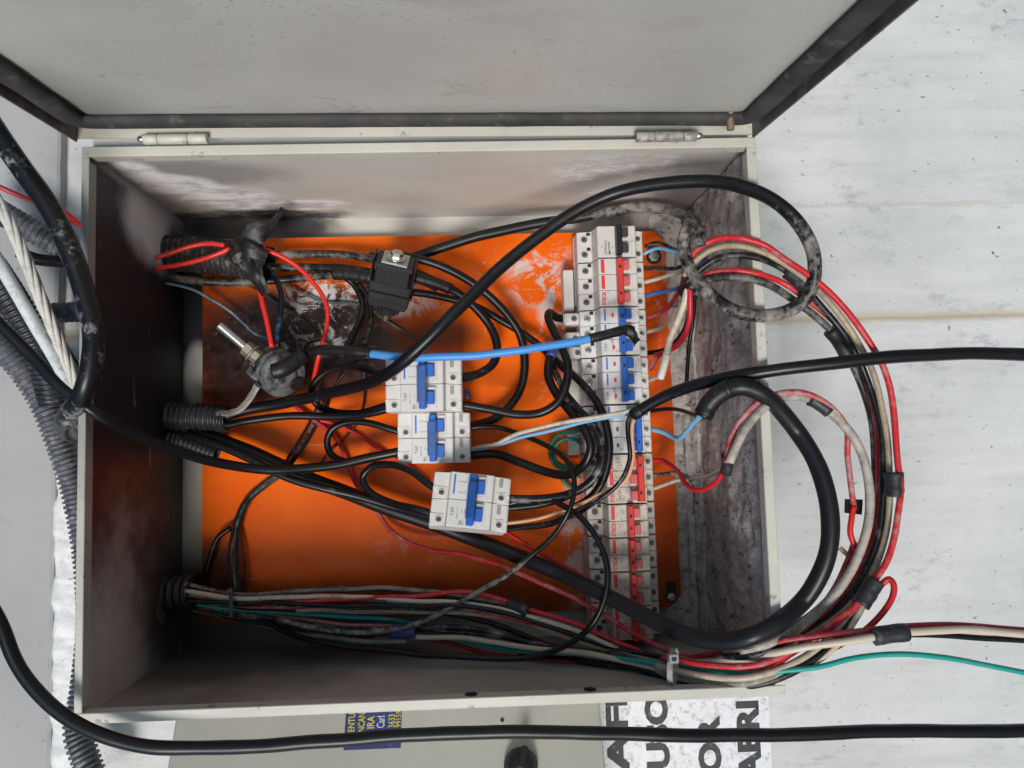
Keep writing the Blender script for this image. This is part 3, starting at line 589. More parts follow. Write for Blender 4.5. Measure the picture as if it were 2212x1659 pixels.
# heavy cables
C('black_cable', 'thick black cable looping over the row and past the rim, dusty towards its end', wire(BLK, .16, rough=.36, seed=11), 12.3,
  [(470, 905, 50), (530, 886, 50), (600, 873, 55), (700, 852, 78), (800, 825, 120), (865, 787, 158), (935, 723, 172), (1000, 657, 172), (1080, 578, 168), (1160, 513, 170), (1250, 453, 176), (1340, 413, 186), (1430, 397, 200), (1530, 392, 215), (1600, 402, 228), (1670, 433, 240), (1728, 487, 245), (1757, 545, 243), (1760, 596, 238), (1748, 636, 232), (1712, 668, 222), (1660, 682, 208), (1600, 676, 192), (1550, 652, 170), (1512, 615, 152), (1489, 578, 145), (1477, 540, 140), (1478, 505, 130), (1494, 486, 110), (1506, 500, 85), (1510, 530, 60)], group=G_BIG, n=14, dust=(.56, .74))
C('black_cable', 'black cable running along the plate edge to the dusty bend near the rim corner', wire(BLK, .24, rough=.4, seed=12), 11.5,
  [(800, 556, 40), (870, 561, 42), (960, 533, 44), (1050, 506, 50), (1150, 485, 58), (1250, 469, 62), (1320, 456, 66), (1380, 447, 70), (1440, 452, 66), (1490, 472, 58), (1525, 505, 46), (1540, 540, 34)], group=G_BIG, dust=(.45, .72))
C('black_cable', 'thick clean black cable sweeping below the box along the picture edge', wire(BLK, .08, rough=.36, seed=13), 11.2,
  [(-60, 1240, 245), (0, 1345, 245), (30, 1420, 245), (75, 1487, 245), (145, 1550, 245), (225, 1592, 245), (320, 1613, 243), (450, 1615, 240), (640, 1606, 238), (820, 1593, 236), (1000, 1583, 236), (1200, 1581, 236), (1450, 1588, 236), (1650, 1588, 234), (1850, 1580, 232), (2050, 1579, 230), (2320, 1578, 230)], group=G_BIG)
C('black_cable', 'black cable crossing the sooty end panel from the left edge to the middle loose breaker', wire(BLK, .13, rough=.36, seed=14), 10.0,
  [(-60, 630, 235), (0, 698, 235), (65, 766, 232), (130, 836, 232), (202, 890, 226), (275, 932, 195), (350, 963, 160), (440, 991, 120), (530, 1010, 92), (620, 1015, 78), (720, 1006, 66), (800, 988, 62), (862, 976, 62)], group=G_BIG)
C('black_cable', 'heaviest black cable, slanting over the shaded plate and looping back outside the rim', wire((.010, .010, .012), .10, rough=.4, seed=15), 15.6,
  [(400, 925, 40), (470, 950, 42), (560, 985, 44), (660, 1030, 46), (760, 1068, 48), (834, 1098, 50), (930, 1130, 54), (1036, 1169, 60), (1171, 1223, 100), (1260, 1262, 112), (1340, 1303, 118), (1430, 1348, 126), (1500, 1378, 142), (1570, 1386, 165), (1640, 1368, 190), (1705, 1328, 212), (1755, 1270, 226), (1788, 1195, 234), (1793, 1110, 234), (1772, 1020, 228), (1735, 950, 220), (1690, 890, 208), (1645, 850, 195), (1600, 834, 182), (1560, 846, 168), (1532, 872, 152), (1518, 900, 138)], group=G_BIG, n=16,
  tapes=((.955, .998, 8.6, TAPE),))
C('black_cable', 'black cable from the right edge ending in four thin wires at the row', wire(BLK, .12, rough=.34, seed=16), 11.4,
  [(2330, 772, 250), (2212, 766, 250), (2100, 763, 250), (1990, 767, 250), (1880, 775, 248), (1780, 787, 244), (1680, 800, 236), (1590, 813, 222), (1500, 833, 200), (1440, 853, 178), (1398, 876, 158), (1368, 897, 146)], group=G_BIG, tapes=((.975, .999, 6.2, TAPE),))
# cables between conduits, connector and loose breakers
G_M = 'black cables to the loose breakers'
C('black_cable', 'black cable lying in the upper hose towards the bolted connector', K2, 9.0, [(560, 552, 40), (640, 549, 40), (730, 549, 44), (810, 559, 50), (870, 566, 55)], group=G_M)
C('black_cable', 'dusty black cable below it leading into the bolted connector', wire(BLK, .45, seed=21), 9.6, [(575, 578, 42), (660, 578, 42), (740, 580, 48), (810, 590, 60)], group=G_M)
C('black_cable', 'black cable with torn end passing under the upper hose', K2, 9.5, [(330, 596, 44), (400, 604, 42), (480, 610, 38), (560, 608, 36), (650, 600, 36), (740, 592, 44), (810, 600, 60)], group=G_M)
C('black_cable', 'black cable in a wide bend from the connector to the middle loose breaker', wire(BLK, .2, rough=.38, seed=22), 9.4,
  [(870, 553, 72), (920, 564, 70), (969, 582, 66), (1036, 622, 60), (1087, 668, 54), (1120, 718, 48), (1132, 768, 44), (1131, 819, 42), (1113, 862, 42), (1070, 903, 46), (1005, 924, 52)], group=G_M)
C('black_cable', 'black cable in a tight bend from the connector to the first loose breaker', wire(BLK, .22, rough=.38, seed=23), 9.4,
  [(890, 598, 82), (949, 614, 74), (996, 637, 66), (1036, 674, 58), (1063, 712, 54), (1074, 752, 56), (1064, 786, 66), (1034, 807, 76), (990, 817, 82)], group=G_M, tapes=((.02, .24, 6.2, TAPE),))
C('black_cable', 'black cable slanting from the connector across the plate and down over the row', wire(BLK, .26, rough=.36, seed=24), 8.6,
  [(860, 628, 62), (935, 637, 54), (992, 651, 48), (1036, 667, 44), (1087, 694, 42), (1137, 725, 42), (1178, 758, 48), (1205, 785, 60), (1255, 826, 90), (1292, 872, 106), (1312, 930, 112), (1315, 988, 112), (1302, 1038, 108), (1272, 1078, 98), (1225, 1105, 84)], group=G_M)
C('black_cable', 'black cable with a sharp elbow at the terminal block looping to the first loose breaker', wire(BLK, .18, rough=.34, seed=25), 9.2,
  [(1228, 688, 40), (1203, 686, 44), (1186, 676, 54), (1184, 690, 64), (1198, 718, 76), (1215, 752, 86), (1227, 788, 94), (1224, 828, 96), (1206, 868, 94), (1171, 891, 90), (1120, 896, 84), (1053, 884, 80), (985, 872, 78)], group=G_M)
C('black_cable', 'black cable with blue tape curving round to the middle loose breaker', wire(BLK, .2, rough=.34, seed=26), 9.4,
  [(1212, 745, 40), (1198, 752, 58), (1186, 776, 66), (1184, 812, 70), (1203, 853, 80), (1236, 893, 104), (1264, 930, 116), (1276, 964, 118), (1264, 1001, 112), (1232, 1024, 96), (1188, 1021, 80), (1120, 998, 66), (1070, 982, 56), (1000, 986, 50)], group=G_M, tapes=((.035, .10, 5.6, BTAPE),))
C('black_cable', 'scuffed black cable crossing the row and bending to the tilted breaker', wire(BLK, .42, (.42, .40, .38), rough=.34, seed=27), 9.0,
  [(1200, 846, 74), (1222, 866, 90), (1270, 905, 114), (1298, 954, 120), (1301, 998, 120), (1279, 1038, 116), (1238, 1065, 108), (1188, 1077, 100), (1090, 1077, 92)], group=G_M)
C('black_cable', 'thin cable curving from the middle loose breaker, turning dusty grey over the shaded plate', wire(BLK, .22, rough=.32, seed=28), 5.4,
  [(1000, 926, 56), (1045, 923, 58), (1080, 925, 62), (1120, 937, 70), (1171, 957, 88), (1211, 981, 104), (1234, 1012, 122), (1239, 1055, 132), (1228, 1105, 134), (1190, 1165, 123), (1150, 1201, 112), (1104, 1236, 104), (1019, 1289, 96), (935, 1332, 92), (885, 1350, 88), (800, 1367, 80), (700, 1360, 70), (600, 1338, 60)], group=G_M, dust=(.42, .56))
C('black_cable', 'thin black cable hanging in a big bow below the tilted breaker', wire(BLK, .2, rough=.3, seed=29), 6.0,
  [(1090, 1092, 88), (1140, 1080, 92), (1180, 1075, 98), (1215, 1092, 112), (1252, 1115, 132), (1288, 1162, 144), (1309, 1218, 150), (1310, 1275, 152), (1287, 1336, 150), (1238, 1385, 142), (1171, 1413, 132), (1087, 1423, 122), (969, 1418, 112), (868, 1409, 100), (760, 1398, 86), (660, 1380, 70), (590, 1352, 54), (540, 1320, 44)], group=G_M)
C('black_cable', 'black loop joining both near terminals of the first loose breaker', wire(BLK, .16, rough=.34, seed=30), 7.6,
  [(850, 822, 88), (815, 806, 84), (780, 794, 76), (745, 793, 68), (708, 802, 60), (682, 825, 54), (674, 852, 48), (686, 876, 44), (718, 889, 50), (770, 892, 64), (812, 884, 76), (850, 872, 86)], group=G_M)
C('black_cable', 'black cable from the middle hose to the first loose breaker', wire(BLK, .14, rough=.34, seed=31), 8.4,
  [(440, 908, 50), (490, 917, 54), (534, 910, 56), (626, 899, 58), (700, 900, 60), (760, 899, 66), (812, 890, 76), (845, 881, 80)], group=G_M)
C('black_cable', 'black loop joining both near terminals of the middle loose breaker', wire(BLK, .16, rough=.34, seed=32), 7.6,
  [(880, 938, 54), (840, 925, 54), (795, 913, 52), (750, 912, 48), (718, 927, 44), (707, 953, 42), (716, 982, 42), (750, 997, 48), (800, 992, 54), (870, 972, 56)], group=G_M)
C('black_cable', 'black loop joining both near terminals of the tilted loose breaker', wire(BLK, .16, rough=.34, seed=33), 8.0,
  [(950, 1062, 90), (920, 1040, 86), (888, 1017, 80), (845, 1004, 70), (803, 1009, 62), (782, 1034, 58), (797, 1062, 62), (848, 1087, 72), (900, 1100, 84), (950, 1116, 88)], group=G_M)
C('black_cable', 'black cable from the middle hose running above the heavy slanting cable', wire(BLK, .22, rough=.36, seed=34), 8.6,
  [(400, 940, 54), (460, 957, 60), (540, 990, 64), (620, 1030, 66), (700, 1055, 66), (780, 1075, 64), (860, 1098, 66), (935, 1118, 76)], group=G_M)
# wires out of the end of the right hand cable
C('white_wire', 'white wire from the cut cable end to the middle loose breaker', WHT, 4.3, [(1376, 884, 146), (1320, 894, 134), (1272, 903, 128), (1188, 918, 112), (1120, 938, 92), (1070, 961, 70), (1030, 967, 56), (1000, 978, 50)], 'wire', G_W)
C('light_blue_wire', 'light blue wire lying beside that white wire over the row', LBL, 4.0, [(1376, 890, 144), (1340, 896, 134), (1290, 906, 126), (1205, 927, 108), (1137, 942, 88), (1087, 958, 68), (1040, 970, 54), (1000, 983, 48)], 'wire', G_W)
C('black_wire', 'black wire from the cut cable end down to the tilted breaker', wire(BLK, .34, (.4, .38, .36), rough=.3, seed=35), 4.6, [(1374, 886, 150), (1358, 905, 148), (1357, 930, 146), (1360, 960, 146), (1361, 990, 144), (1340, 1038, 140), (1289, 1082, 130), (1240, 1112, 116), (1171, 1134, 100), (1085, 1144, 86)], 'wire', G_W)
C('peach_wire', 'peach coloured wire twisting beside that black wire to the tilted breaker', PCH, 4.0, [(1376, 892, 146), (1366, 920, 144), (1366, 954, 142), (1367, 992, 140), (1348, 1038, 136), (1289, 1070, 126), (1238, 1095, 112), (1171, 1118, 96), (1085, 1130, 84)], 'wire', G_W)
C('black_wire', 'short black pigtail under the tilted breaker terminal', K1, 6.4, [(1090, 1142, 84), (1140, 1138, 92), (1190, 1130, 102), (1235, 1112, 112)], 'wire', G_W)
# blue cable with taped ends
C('blue_cable', 'bright blue cable with black taped end lying across the breaker row', BLU, 8.3, [(770, 765, 112), (800, 764, 120), (850, 770, 130), (900, 773, 136), (1000, 770, 140), (1100, 759, 142), (1200, 745, 142), (1290, 729, 140), (1330, 718, 138), (1355, 711, 136), (1368, 714, 134)], group=G_BIG,
  tapes=((.835, 1.0, 4.9, TAPE), (0, .045, 5.2, TAPE)))
b = MB(); p0 = at(1362, 716, 141); p1 = at(1390, 741, 128); p2 = at(1371, 748, 128)
C('black_taped_cable', 'crumpled black taped joint between the bolted clamp and the blue cable', TAPE, 9.5, [(800, 764, 122), (760, 758, 116), (710, 756, 106), (680, 758, 98), (655, 766, 92), (630, 786, 90), (606, 800, 86)], group=G_BIG, wob=.16, step=2)
C('black_cable', 'soot covered cable dropping from the taped joint behind the clamp', wire(BLK, .35, seed=36), 7.5, [(735, 766, 70), (752, 745, 60), (765, 715, 50), (777, 690, 46), (782, 655, 44), (765, 615, 42), (748, 600, 44)], 'cable', G_M)
C('black_cable', 'second soot covered cable dropping from the taped joint', wire(BLK, .4, (.30, .26, .2), seed=37), 6.0, [(775, 765, 80), (790, 735, 60), (800, 705, 50), (800, 660, 46), (788, 630, 44), (772, 610, 44)], 'cable', G_M)
# bare braid
b = MB(); Pc = spline(px([(470, 893, 60), (505, 890, 66), (527, 876, 72), (545, 852, 80), (556, 832, 86)]), 2); fr = frames(Pc)
bb = thing('bare_braid', 'bare stranded wire from the middle hose to the bolted clamp', 'wire', Pc[0])
for k in range(7):
    b = MB(); pts = []
    for i, (p, tt, a, c_) in enumerate(fr):
        th = i * .16 + k * 2 * math.pi / 6; rr = 0 if k == 6 else 2.5; pts.append(p + a * rr * math.cos(th) + c_ * rr * math.sin(th))
    b.tube(pts, 1.25, 6); b.build('strand', plain('dirty_aluminium', (.36, .335, .30), .5, .5, dirt=.4), bb, base=Pc[0])
# red, blue and small wires at the upper hose
C('red_wire', 'bright red wire leaving the end panel above the upper hose', REDB, 5.0, [(335, 556, 86), (365, 547, 84), (410, 533, 84), (450, 527, 84), (485, 531, 84)], 'wire', G_W)
C('red_wire', 'second bright red wire curving under it into the black tape', REDB, 5.0, [(335, 579, 84), (380, 573, 84), (430, 563, 86), (468, 550, 88), (496, 538, 88)], 'wire', G_W)
C('red_wire', 'bright red wire curving from the black tape down behind the taped joint', REDB, 5.0, [(570, 538, 78), (590, 545, 76), (630, 568, 72), (665, 598, 68), (695, 635, 66), (708, 668, 66), (706, 705, 66), (697, 738, 64), (688, 775, 58), (680, 810, 48), (672, 850, 40)], 'wire', G_W)
C('red_wire', 'short bright red wire from the tape end into the clamp', REDB, 5.4, [(560, 622, 74), (568, 655, 76), (577, 690, 78), (583, 722, 80), (588, 750, 82)], 'wire', G_W)
C('blue_wire', 'scorched blue wire beside the short red wire at the clamp', wire(BLK, .42, (.05, .17, .42), seed=38), 6.4, [(575, 575, 60), (595, 600, 64), (608, 640, 70), (606, 680, 74), (600, 715, 78), (598, 750, 80)], 'wire', G_W)
C('thin_wire', 'thin pale blue and black burnt wire slanting from the end panel to the clamp', wire((.20, .30, .42), .6, (.03, .03, .03), seed=39), 3.0, [(358, 611, 50), (390, 618, 46), (420, 628, 42), (450, 645, 36), (490, 668, 32), (525, 695, 34), (550, 718, 44), (580, 735, 56)], 'wire', G_W)
C('thin_wire', 'thin burnt wire slanting across the sooty plate under the red bend', wire((.02, .02, .02), .3, seed=40), 2.6, [(440, 612, 28), (520, 612, 26), (560, 628, 24), (600, 655, 22), (650, 685, 21), (690, 725, 21), (715, 745, 22)], 'wire', G_W)
C('thin_wire', 'thin green stained wire running from the white residue to the thick cable', wire((.06, .10, .08), .5, (.25, .30, .26), seed=41), 2.8, [(600, 612, 26), (650, 632, 24), (700, 650, 22), (760, 657, 21), (800, 668, 21), (830, 690, 21), (870, 715, 21), (930, 745, 22)], 'wire', G_W)
C('thin_wire', 'pale thin wire pair strand dropping left of the bolted connector', wire((.30, .26, .20), .5, (.05, .045, .04), seed=42), 2.8, [(748, 600, 44), (765, 622, 36), (777, 655, 30), (779, 690, 28), (770, 720, 28)], 'wire', G_W)
C('thin_wire', 'thin black wire curling behind the taped joint near the loop', K1, 3.2, [(700, 905, 22), (712, 860, 22), (735, 815, 24), (760, 790, 30), (782, 772, 44)], 'wire', G_W)
C('thin_wire', 'thin sooty wire hanging straight down beside the first loose breaker', K1, 2.6, [(778, 770, 40), (786, 815, 28), (788, 850, 24), (786, 880, 24), (772, 905, 24), (752, 925, 24)], 'wire', G_W)
C('thin_wire', 'thin reddish black wire crossing under the middle breaker loop', wire((.05, .015, .015), .3, seed=44), 2.6, [(800, 890, 24), (775, 915, 22), (745, 945, 22), (715, 972, 22), (690, 1000, 22)], 'wire', G_W)
C('thin_wire', 'frayed black strand sticking up behind the grey clamp', K1, 2.4, [(640, 790, 60), (655, 765, 66), (662, 742, 74), (690, 733, 80)], 'wire', G_W)
C('black_cable', 'black cable dipping between the strip and the middle blue handled breaker', wire(BLK, .36, (.36, .34, .32), seed=45), 7.4, [(1178, 756, 40), (1196, 800, 56), (1216, 838, 76), (1246, 880, 98), (1282, 930, 108), (1296, 985, 108), (1284, 1030, 102), (1250, 1060, 92), (1180, 1088, 80), (1090, 1098, 78)], group=G_M)
# red wire that crosses the plate
C('red_wire', 'long red wire from behind the clamp sweeping to the bundle tie', REDD, 5.2, [(600, 850, 24), (640, 880, 24), (690, 915, 24), (725, 945, 24), (745, 985, 24), (763, 1035, 24), (785, 1072, 26), (812, 1103, 28), (841, 1141, 32), (878, 1168, 38), (928, 1188, 46), (1003, 1199, 60), (1053, 1212, 72), (1120, 1236, 90), (1205, 1276, 104), (1289, 1322, 112), (1373, 1373, 126), (1450, 1408, 140), (1520, 1425, 155)], 'wire', G_W)
C('red_wire', 'red wire running under the middle loose breaker on the plate', RED, 4.2, [(665, 905, 22), (720, 914, 22), (767, 937, 22), (824, 974, 22), (880, 1005, 22), (930, 1040, 22)], 'wire', G_W)
C('thin_red_wire', 'thin shaded red wire slanting behind the heavy cable over the last breakers', RED, 4.4, [(1090, 1145, 70), (1150, 1182, 84), (1205, 1217, 96), (1270, 1252, 106), (1330, 1286, 112), (1395, 1322, 116), (1450, 1352, 120), (1500, 1385, 132)], 'wire', G_W)
# small trio tied downwards
for i, (mt, lab, dx) in enumerate(((wire(BLK, .30, (.05, .17, .45), seed=91), 'thin blue flecked wire leftmost in the small tied bunch on the plate', 0), (K2, 'thin black wire in the small tied bunch on the orange plate', 10), (K1, 'dark wire rightmost of the small tied bunch on the orange plate', 18), )):
    C('thin_wire', lab, mt, 3.2, [(690 + dx, 865, 22), (672 + dx, 905, 24), (650 + dx, 945, 26), (628 + dx, 980, 28), (600 + dx * .8, 1020, 24), (565 + dx * .8, 1045, 24), (530 + dx * .7, 1075, 26), (512 + dx * .6, 1110, 28), (500 + dx * .6, 1150, 30), (492 + dx, 1190, 34), (494 + dx, 1240, 40), (500 + dx, 1290, 46)], 'wire', 'small tied bunch')
C('black_cable', 'black stub curving beside the small tied bunch', K1, 6.0, [(498, 1140, 30), (470, 1160, 30), (455, 1195, 28), (445, 1240, 26), (440, 1290, 26)], 'cable', G_M)
C('thin_wire', 'thin dark wire hanging right of the small tied bunch', K1, 2.6, [(512, 1145, 30), (522, 1185, 28), (527, 1225, 28), (520, 1270, 34)], 'wire', 'small tied bunch')
# lower bundle
G_L = 'wires of the lower bundle'
LB = [
 ('grey_dusty_wire', 'dusty grey wire topmost of the lower bundle', wire((.05, .045, .04), .72, (.33, .30, .27), seed=50), 4.4, [(400, 1262, 62), (480, 1280, 60), (560, 1283, 60), (650, 1277, 64), (733, 1274, 68), (851, 1270, 74), (969, 1282, 82), (1036, 1294, 88), (1110, 1310, 94), (1160, 1330, 98)]),
 ('red_wire', 'red wire with scraped patches ending bare at the tie', wire((.60, .03, .04), .36, (.55, .42, .38), seed=51), 4.8, [(400, 1285, 64), (480, 1296, 64), (560, 1302, 66), (650, 1300, 70), (733, 1295, 74), (834, 1290, 78), (935, 1283, 82), (1003, 1279, 88), (1060, 1288, 94), (1110, 1303, 100), (1154, 1319, 106), (1238, 1347, 116), (1323, 1381, 126), (1384, 1406, 132)]),
 ('white_wire', 'cream wire running beside the scraped red wire', WHT, 4.8, [(400, 1278, 66), (480, 1290, 66), (560, 1292, 68), (650, 1290, 72), (733, 1288, 74), (868, 1295, 80), (986, 1302, 90), (1104, 1320, 104), (1205, 1350, 116), (1289, 1381, 124), (1390, 1420, 138), (1460, 1440, 150)]),
 ('red_wire', 'dark red wire below the cream wire', REDD, 4.6, [(400, 1296, 60), (480, 1304, 60), (560, 1310, 62), (650, 1311, 66), (733, 1309, 70), (902, 1309, 80), (1003, 1316, 90), (1104, 1334, 100), (1171, 1350, 106), (1250, 1374, 112), (1340, 1400, 124), (1440, 1430, 144)]),
 ('tan_wire', 'dirty tan wire sagging below the dark red wire', TAN, 4.8, [(640, 1318, 56), (733, 1316, 60), (850, 1318, 70), (950, 1322, 80), (1036, 1328, 86), (1130, 1342, 94), (1205, 1372, 104), (1306, 1404, 120), (1390, 1420, 134), (1460, 1446, 148)]),
 ('black_wire', 'black wire dropping through the lower bundle', K1, 5.0, [(410, 1290, 56), (500, 1308, 52), (600, 1316, 50), (733, 1316, 54), (880, 1318, 64), (980, 1328, 74), (1080, 1350, 84), (1180, 1392, 98), (1260, 1412, 112)]),
 ('green_wire', 'green wire running out of the lower bundle to the right edge', TEAL, 4.6, [(400, 1302, 52), (500, 1316, 48), (600, 1322, 46), (720, 1332, 48), (868, 1342, 56), (950, 1368, 66), (1020, 1388, 78), (1104, 1404, 94), (1205, 1411, 118), (1306, 1417, 140), (1380, 1426, 160), (1441, 1437, 178), (1500, 1446, 196), (1570, 1452, 214), (1640, 1453, 228), (1753, 1444, 238), (1837, 1424, 242), (1938, 1413, 244), (2023, 1418, 246), (2120, 1434, 248), (2330, 1472, 250)]),
 ('pink_dusty_wire', 'dusty pink wire low in the bundle before the blue tape', wire((.42, .12, .13), .55, (.36, .31, .29), seed=52), 4.4, [(400, 1306, 48), (520, 1322, 46), (640, 1336, 50), (733, 1349, 60), (830, 1354, 66), (900, 1358, 72), (1000, 1362, 80), (1080, 1375, 88), (1150, 1392, 96)]),
 ('black_wire', 'dusty black wire above the cream wire in the lower bundle', K2, 5.2, [(400, 1308, 44), (520, 1328, 44), (640, 1346, 52), (733, 1358, 60), (860, 1364, 70), (960, 1364, 80), (1060, 1372, 88), (1150, 1388, 98), (1240, 1404, 112), (1350, 1420, 130)]),
 ('cream_wire', 'lowest cream wire leaving the blue tape towards the tie', wire((.60, .50, .36), .34, (.16, .12, .09), seed=53), 5.4, [(880, 1370, 78), (898, 1374, 80), (1003, 1379, 90), (1104, 1393, 102), (1188, 1404, 118), (1290, 1416, 138), (1370, 1432, 156), (1441, 1450, 176), (1520, 1464, 200), (1600, 1470, 216), (1680, 1462, 228), (1760, 1432, 234), (1815, 1386, 236), (1848, 1336, 234), (1866, 1300, 231)]),
 ('dark_red_wire', 'dark red wire hidden low behind the cream wire', wire((.22, .015, .02), .3, seed=54), 4.4, [(900, 1380, 66), (980, 1392, 74), (1060, 1412, 84), (1140, 1424, 96), (1220, 1430, 110), (1320, 1442, 130), (1420, 1456, 156)]),
 ('black_cable', 'flat black cable lowest in the bundle near the rim', wire(BLK, .3, seed=55), 7.0, [(1120, 1418, 84), (1200, 1424, 96), (1290, 1432, 116), (1370, 1444, 140), (1430, 1458, 164), (1500, 1472, 194), (1570, 1480, 214), (1640, 1476, 226), (1720, 1448, 232), (1790, 1400, 234), (1840, 1342, 232), (1864, 1302, 229)]),
 ('black_wire', 'sooty black strand along the lower panel', K2, 5.6, [(420, 1312, 36), (520, 1330, 34), (580, 1346, 36), (640, 1366, 42), (720, 1374, 52), (800, 1378, 60), (880, 1376, 68)]),
]
for (nm, lab, mt, d, pts) in LB:
    C(nm, lab, mt, d, pts, 'wire', G_L, strip=[(1384, 1406, 132), (1400, 1412, 138), (1415, 1420, 144), (1440, 1426, 152)] if 'ending bare' in lab else None)
rb = random.Random(3)
for k in range(9):
    src = LB[(0, 2, 3, 5, 8, 5, 8, 12, 3)[k]]; dx, dy, dw = rb.uniform(-14, 14), rb.uniform(-9, 11), rb.uniform(-12, 6)
    C('dusty_wire', 'dusty dark wire packed among the others in the lower bundle', (K2, K3, K1, WHG)[k % 4], rb.choice((4.2, 4.6, 5.2)), [(x + (dx if 0 < q < len(src[4]) - 1 else 0), y + dy * (1 if 1 < q else .3) + 5 * math.sin(q * 1.3 + k), max(24, w + dw)) for q, (x, y, w) in enumerate(src[4])], 'wire', 'packed dark wires of the lower bundle')
def wrap(name, label, cat, pts, r, mat, flat=1.0, step=2.0):
    P = spline(px(pts), step); m = MB(); m.tube(P, lambda i: r * (1 + .06 * mnoise.noise(Vector((i * .5, r, 3)))), 14, flat=flat)
    o = m.build(name, mat, base=P[0]); o.matrix_world = M4 @ Matrix.Translation(P[0] * .001); return meta(o, label, cat)
wrap('tape_wrap', 'grey dusty tape band round the red and cream wires', 'tape', [(1098, 1305, 97), (1120, 1313, 101), (1142, 1321, 106)], 7.2, TAPED)
wrap('tape_wrap', 'faded blue tape band round the low wires of the bundle', 'tape', [(850, 1364, 72), (872, 1362, 76), (900, 1363, 80)], 7.6, BTAPE)
# bundle continuing over the rim, to the right
G_R = 'wires leaving over the rim'
def arc_wire(nm, lab, mt, d, pts, **k): C(nm, lab, mt, d, pts, 'wire', G_R, **k)
arc_wire('red_wire', 'outermost red wire of the big outside arc', wire((.58, .022, .03), .44, (.40, .31, .28), seed=60), 5.6,
  [(1480, 592, 120), (1497, 548, 150), (1534, 521, 180), (1585, 513, 205), (1652, 530, 225), (1695, 560, 233), (1740, 590, 238), (1787, 627, 240), (1831, 674, 240), (1864, 718, 240), (1889, 755, 238), (1909, 795, 236), (1926, 848, 234), (1932, 903, 232), (1935, 954, 232), (1942, 1021, 232), (1947, 1058, 232), (1940, 1109, 232), (1932, 1167, 232), (1914, 1218, 232), (1886, 1256, 232), (1858, 1294, 232), (1818, 1338, 230), (1768, 1374, 228), (1702, 1417, 222), (1655, 1447, 216), (1580, 1446, 206), (1500, 1436, 190), (1440, 1424, 170)])
arc_wire('tan_wire', 'dirty tan wire just inside the outermost red wire', wire((.42, .33, .22), .55, (.20, .17, .145), seed=61), 5.6,
  [(1478, 600, 116), (1500, 566, 144), (1540, 538, 176), (1590, 530, 200), (1650, 546, 222), (1700, 573, 230), (1745, 608, 234), (1790, 652, 236), (1828, 700, 234), (1856, 745, 230), (1880, 790, 226), (1900, 850, 224), (1910, 905, 222), (1918, 960, 222), (1922, 1030, 222), (1922, 1100, 222), (1912, 1167, 222), (1890, 1228, 222), (1856, 1282, 222), (1815, 1326, 222), (1766, 1362, 220), (1700, 1398, 214), (1620, 1424, 204), (1540, 1430, 192), (1470, 1424, 172)])
arc_wire('black_wire', 'black wire third from outside in the upper arc', wire(BLK, .4, DUST, seed=62), 6.2,
  [(1480, 612, 110), (1505, 588, 134), (1545, 560, 164), (1600, 552, 196), (1650, 562, 216), (1700, 586, 224), (1742, 622, 228), (1782, 668, 228), (1818, 715, 226), (1846, 762, 220), (1872, 815, 216), (1893, 880, 216), (1904, 945, 216), (1908, 1020, 216), (1906, 1102, 216), (1892, 1180, 216), (1862, 1248, 214), (1818, 1306, 212), (1765, 1352, 208), (1700, 1388, 202), (1620, 1414, 194), (1540, 1420, 184)], tapes=((.235, .275, 6.6, TAPED), ))
arc_wire('red_wire', 'red wire of the lower inner arc starting at the wire knot', wire((.58, .025, .03), .45, (.42, .34, .31), seed=63), 5.4,
  [(1500, 612, 150), (1512, 602, 162), (1551, 585, 184), (1618, 586, 206), (1686, 607, 218), (1736, 641, 222), (1790, 684, 224), (1831, 730, 222), (1850, 765, 214), (1868, 810, 208), (1886, 880, 206), (1895, 950, 206), (1899, 1030, 206), (1894, 1110, 206), (1876, 1190, 206), (1838, 1262, 206), (1786, 1322, 204), (1730, 1364, 200), (1660, 1396, 194)])
arc_wire('black_wire', 'grey black wire of the lower inner arc under the big loop', wire((.025, .024, .024), .5, (.28, .26, .245), seed=64), 7.0,
  [(1490, 622, 138), (1530, 605, 166), (1600, 601, 194), (1669, 620, 208), (1719, 651, 214), (1755, 678, 216), (1804, 722, 214), (1828, 760, 208), (1854, 814, 202), (1874, 873, 198), (1886, 937, 198), (1890, 1021, 198), (1884, 1102, 198), (1862, 1180, 198), (1824, 1250, 198), (1772, 1312, 196), (1715, 1352, 192), (1640, 1386, 186), (1560, 1406, 178)], tapes=((.31, .375, 6.8, TAPED),))
arc_wire('white_wire', 'dusty white cable arching from the small tape knot', WHG, 8.0,
  [(1575, 1000, 165), (1583, 978, 172), (1597, 945, 182), (1620, 910, 194), (1655, 876, 205), (1689, 858, 214), (1726, 855, 220), (1763, 867, 222), (1797, 893, 222), (1831, 926, 222), (1854, 960, 220), (1869, 1000, 220), (1877, 1045, 220), (1878, 1100, 220), (1866, 1167, 220), (1836, 1236, 218), (1786, 1302, 214), (1735, 1350, 208), (1669, 1387, 200), (1600, 1404, 190)], tapes=((.27, .32, 6.2, TAPED),))
arc_wire('red_wire', 'faded red wire beside the dusty white arching cable', wire((.50, .03, .04), .62, (.42, .385, .36), seed=65), 5.4,
  [(1568, 1000, 170), (1571, 975, 176), (1581, 943, 188), (1603, 905, 200), (1640, 866, 212), (1685, 847, 222), (1735, 846, 226), (1775, 863, 226), (1810, 893, 224), (1832, 930, 218), (1831, 974, 214), (1836, 1021, 212), (1843, 1075, 212), (1846, 1098, 212)])
arc_wire('red_wire', 'short red wires dropping from the black tape flag', RED, 5.2, [(1846, 1090, 213), (1840, 1120, 213), (1836, 1150, 212), (1845, 1180, 211), (1852, 1208, 208)])
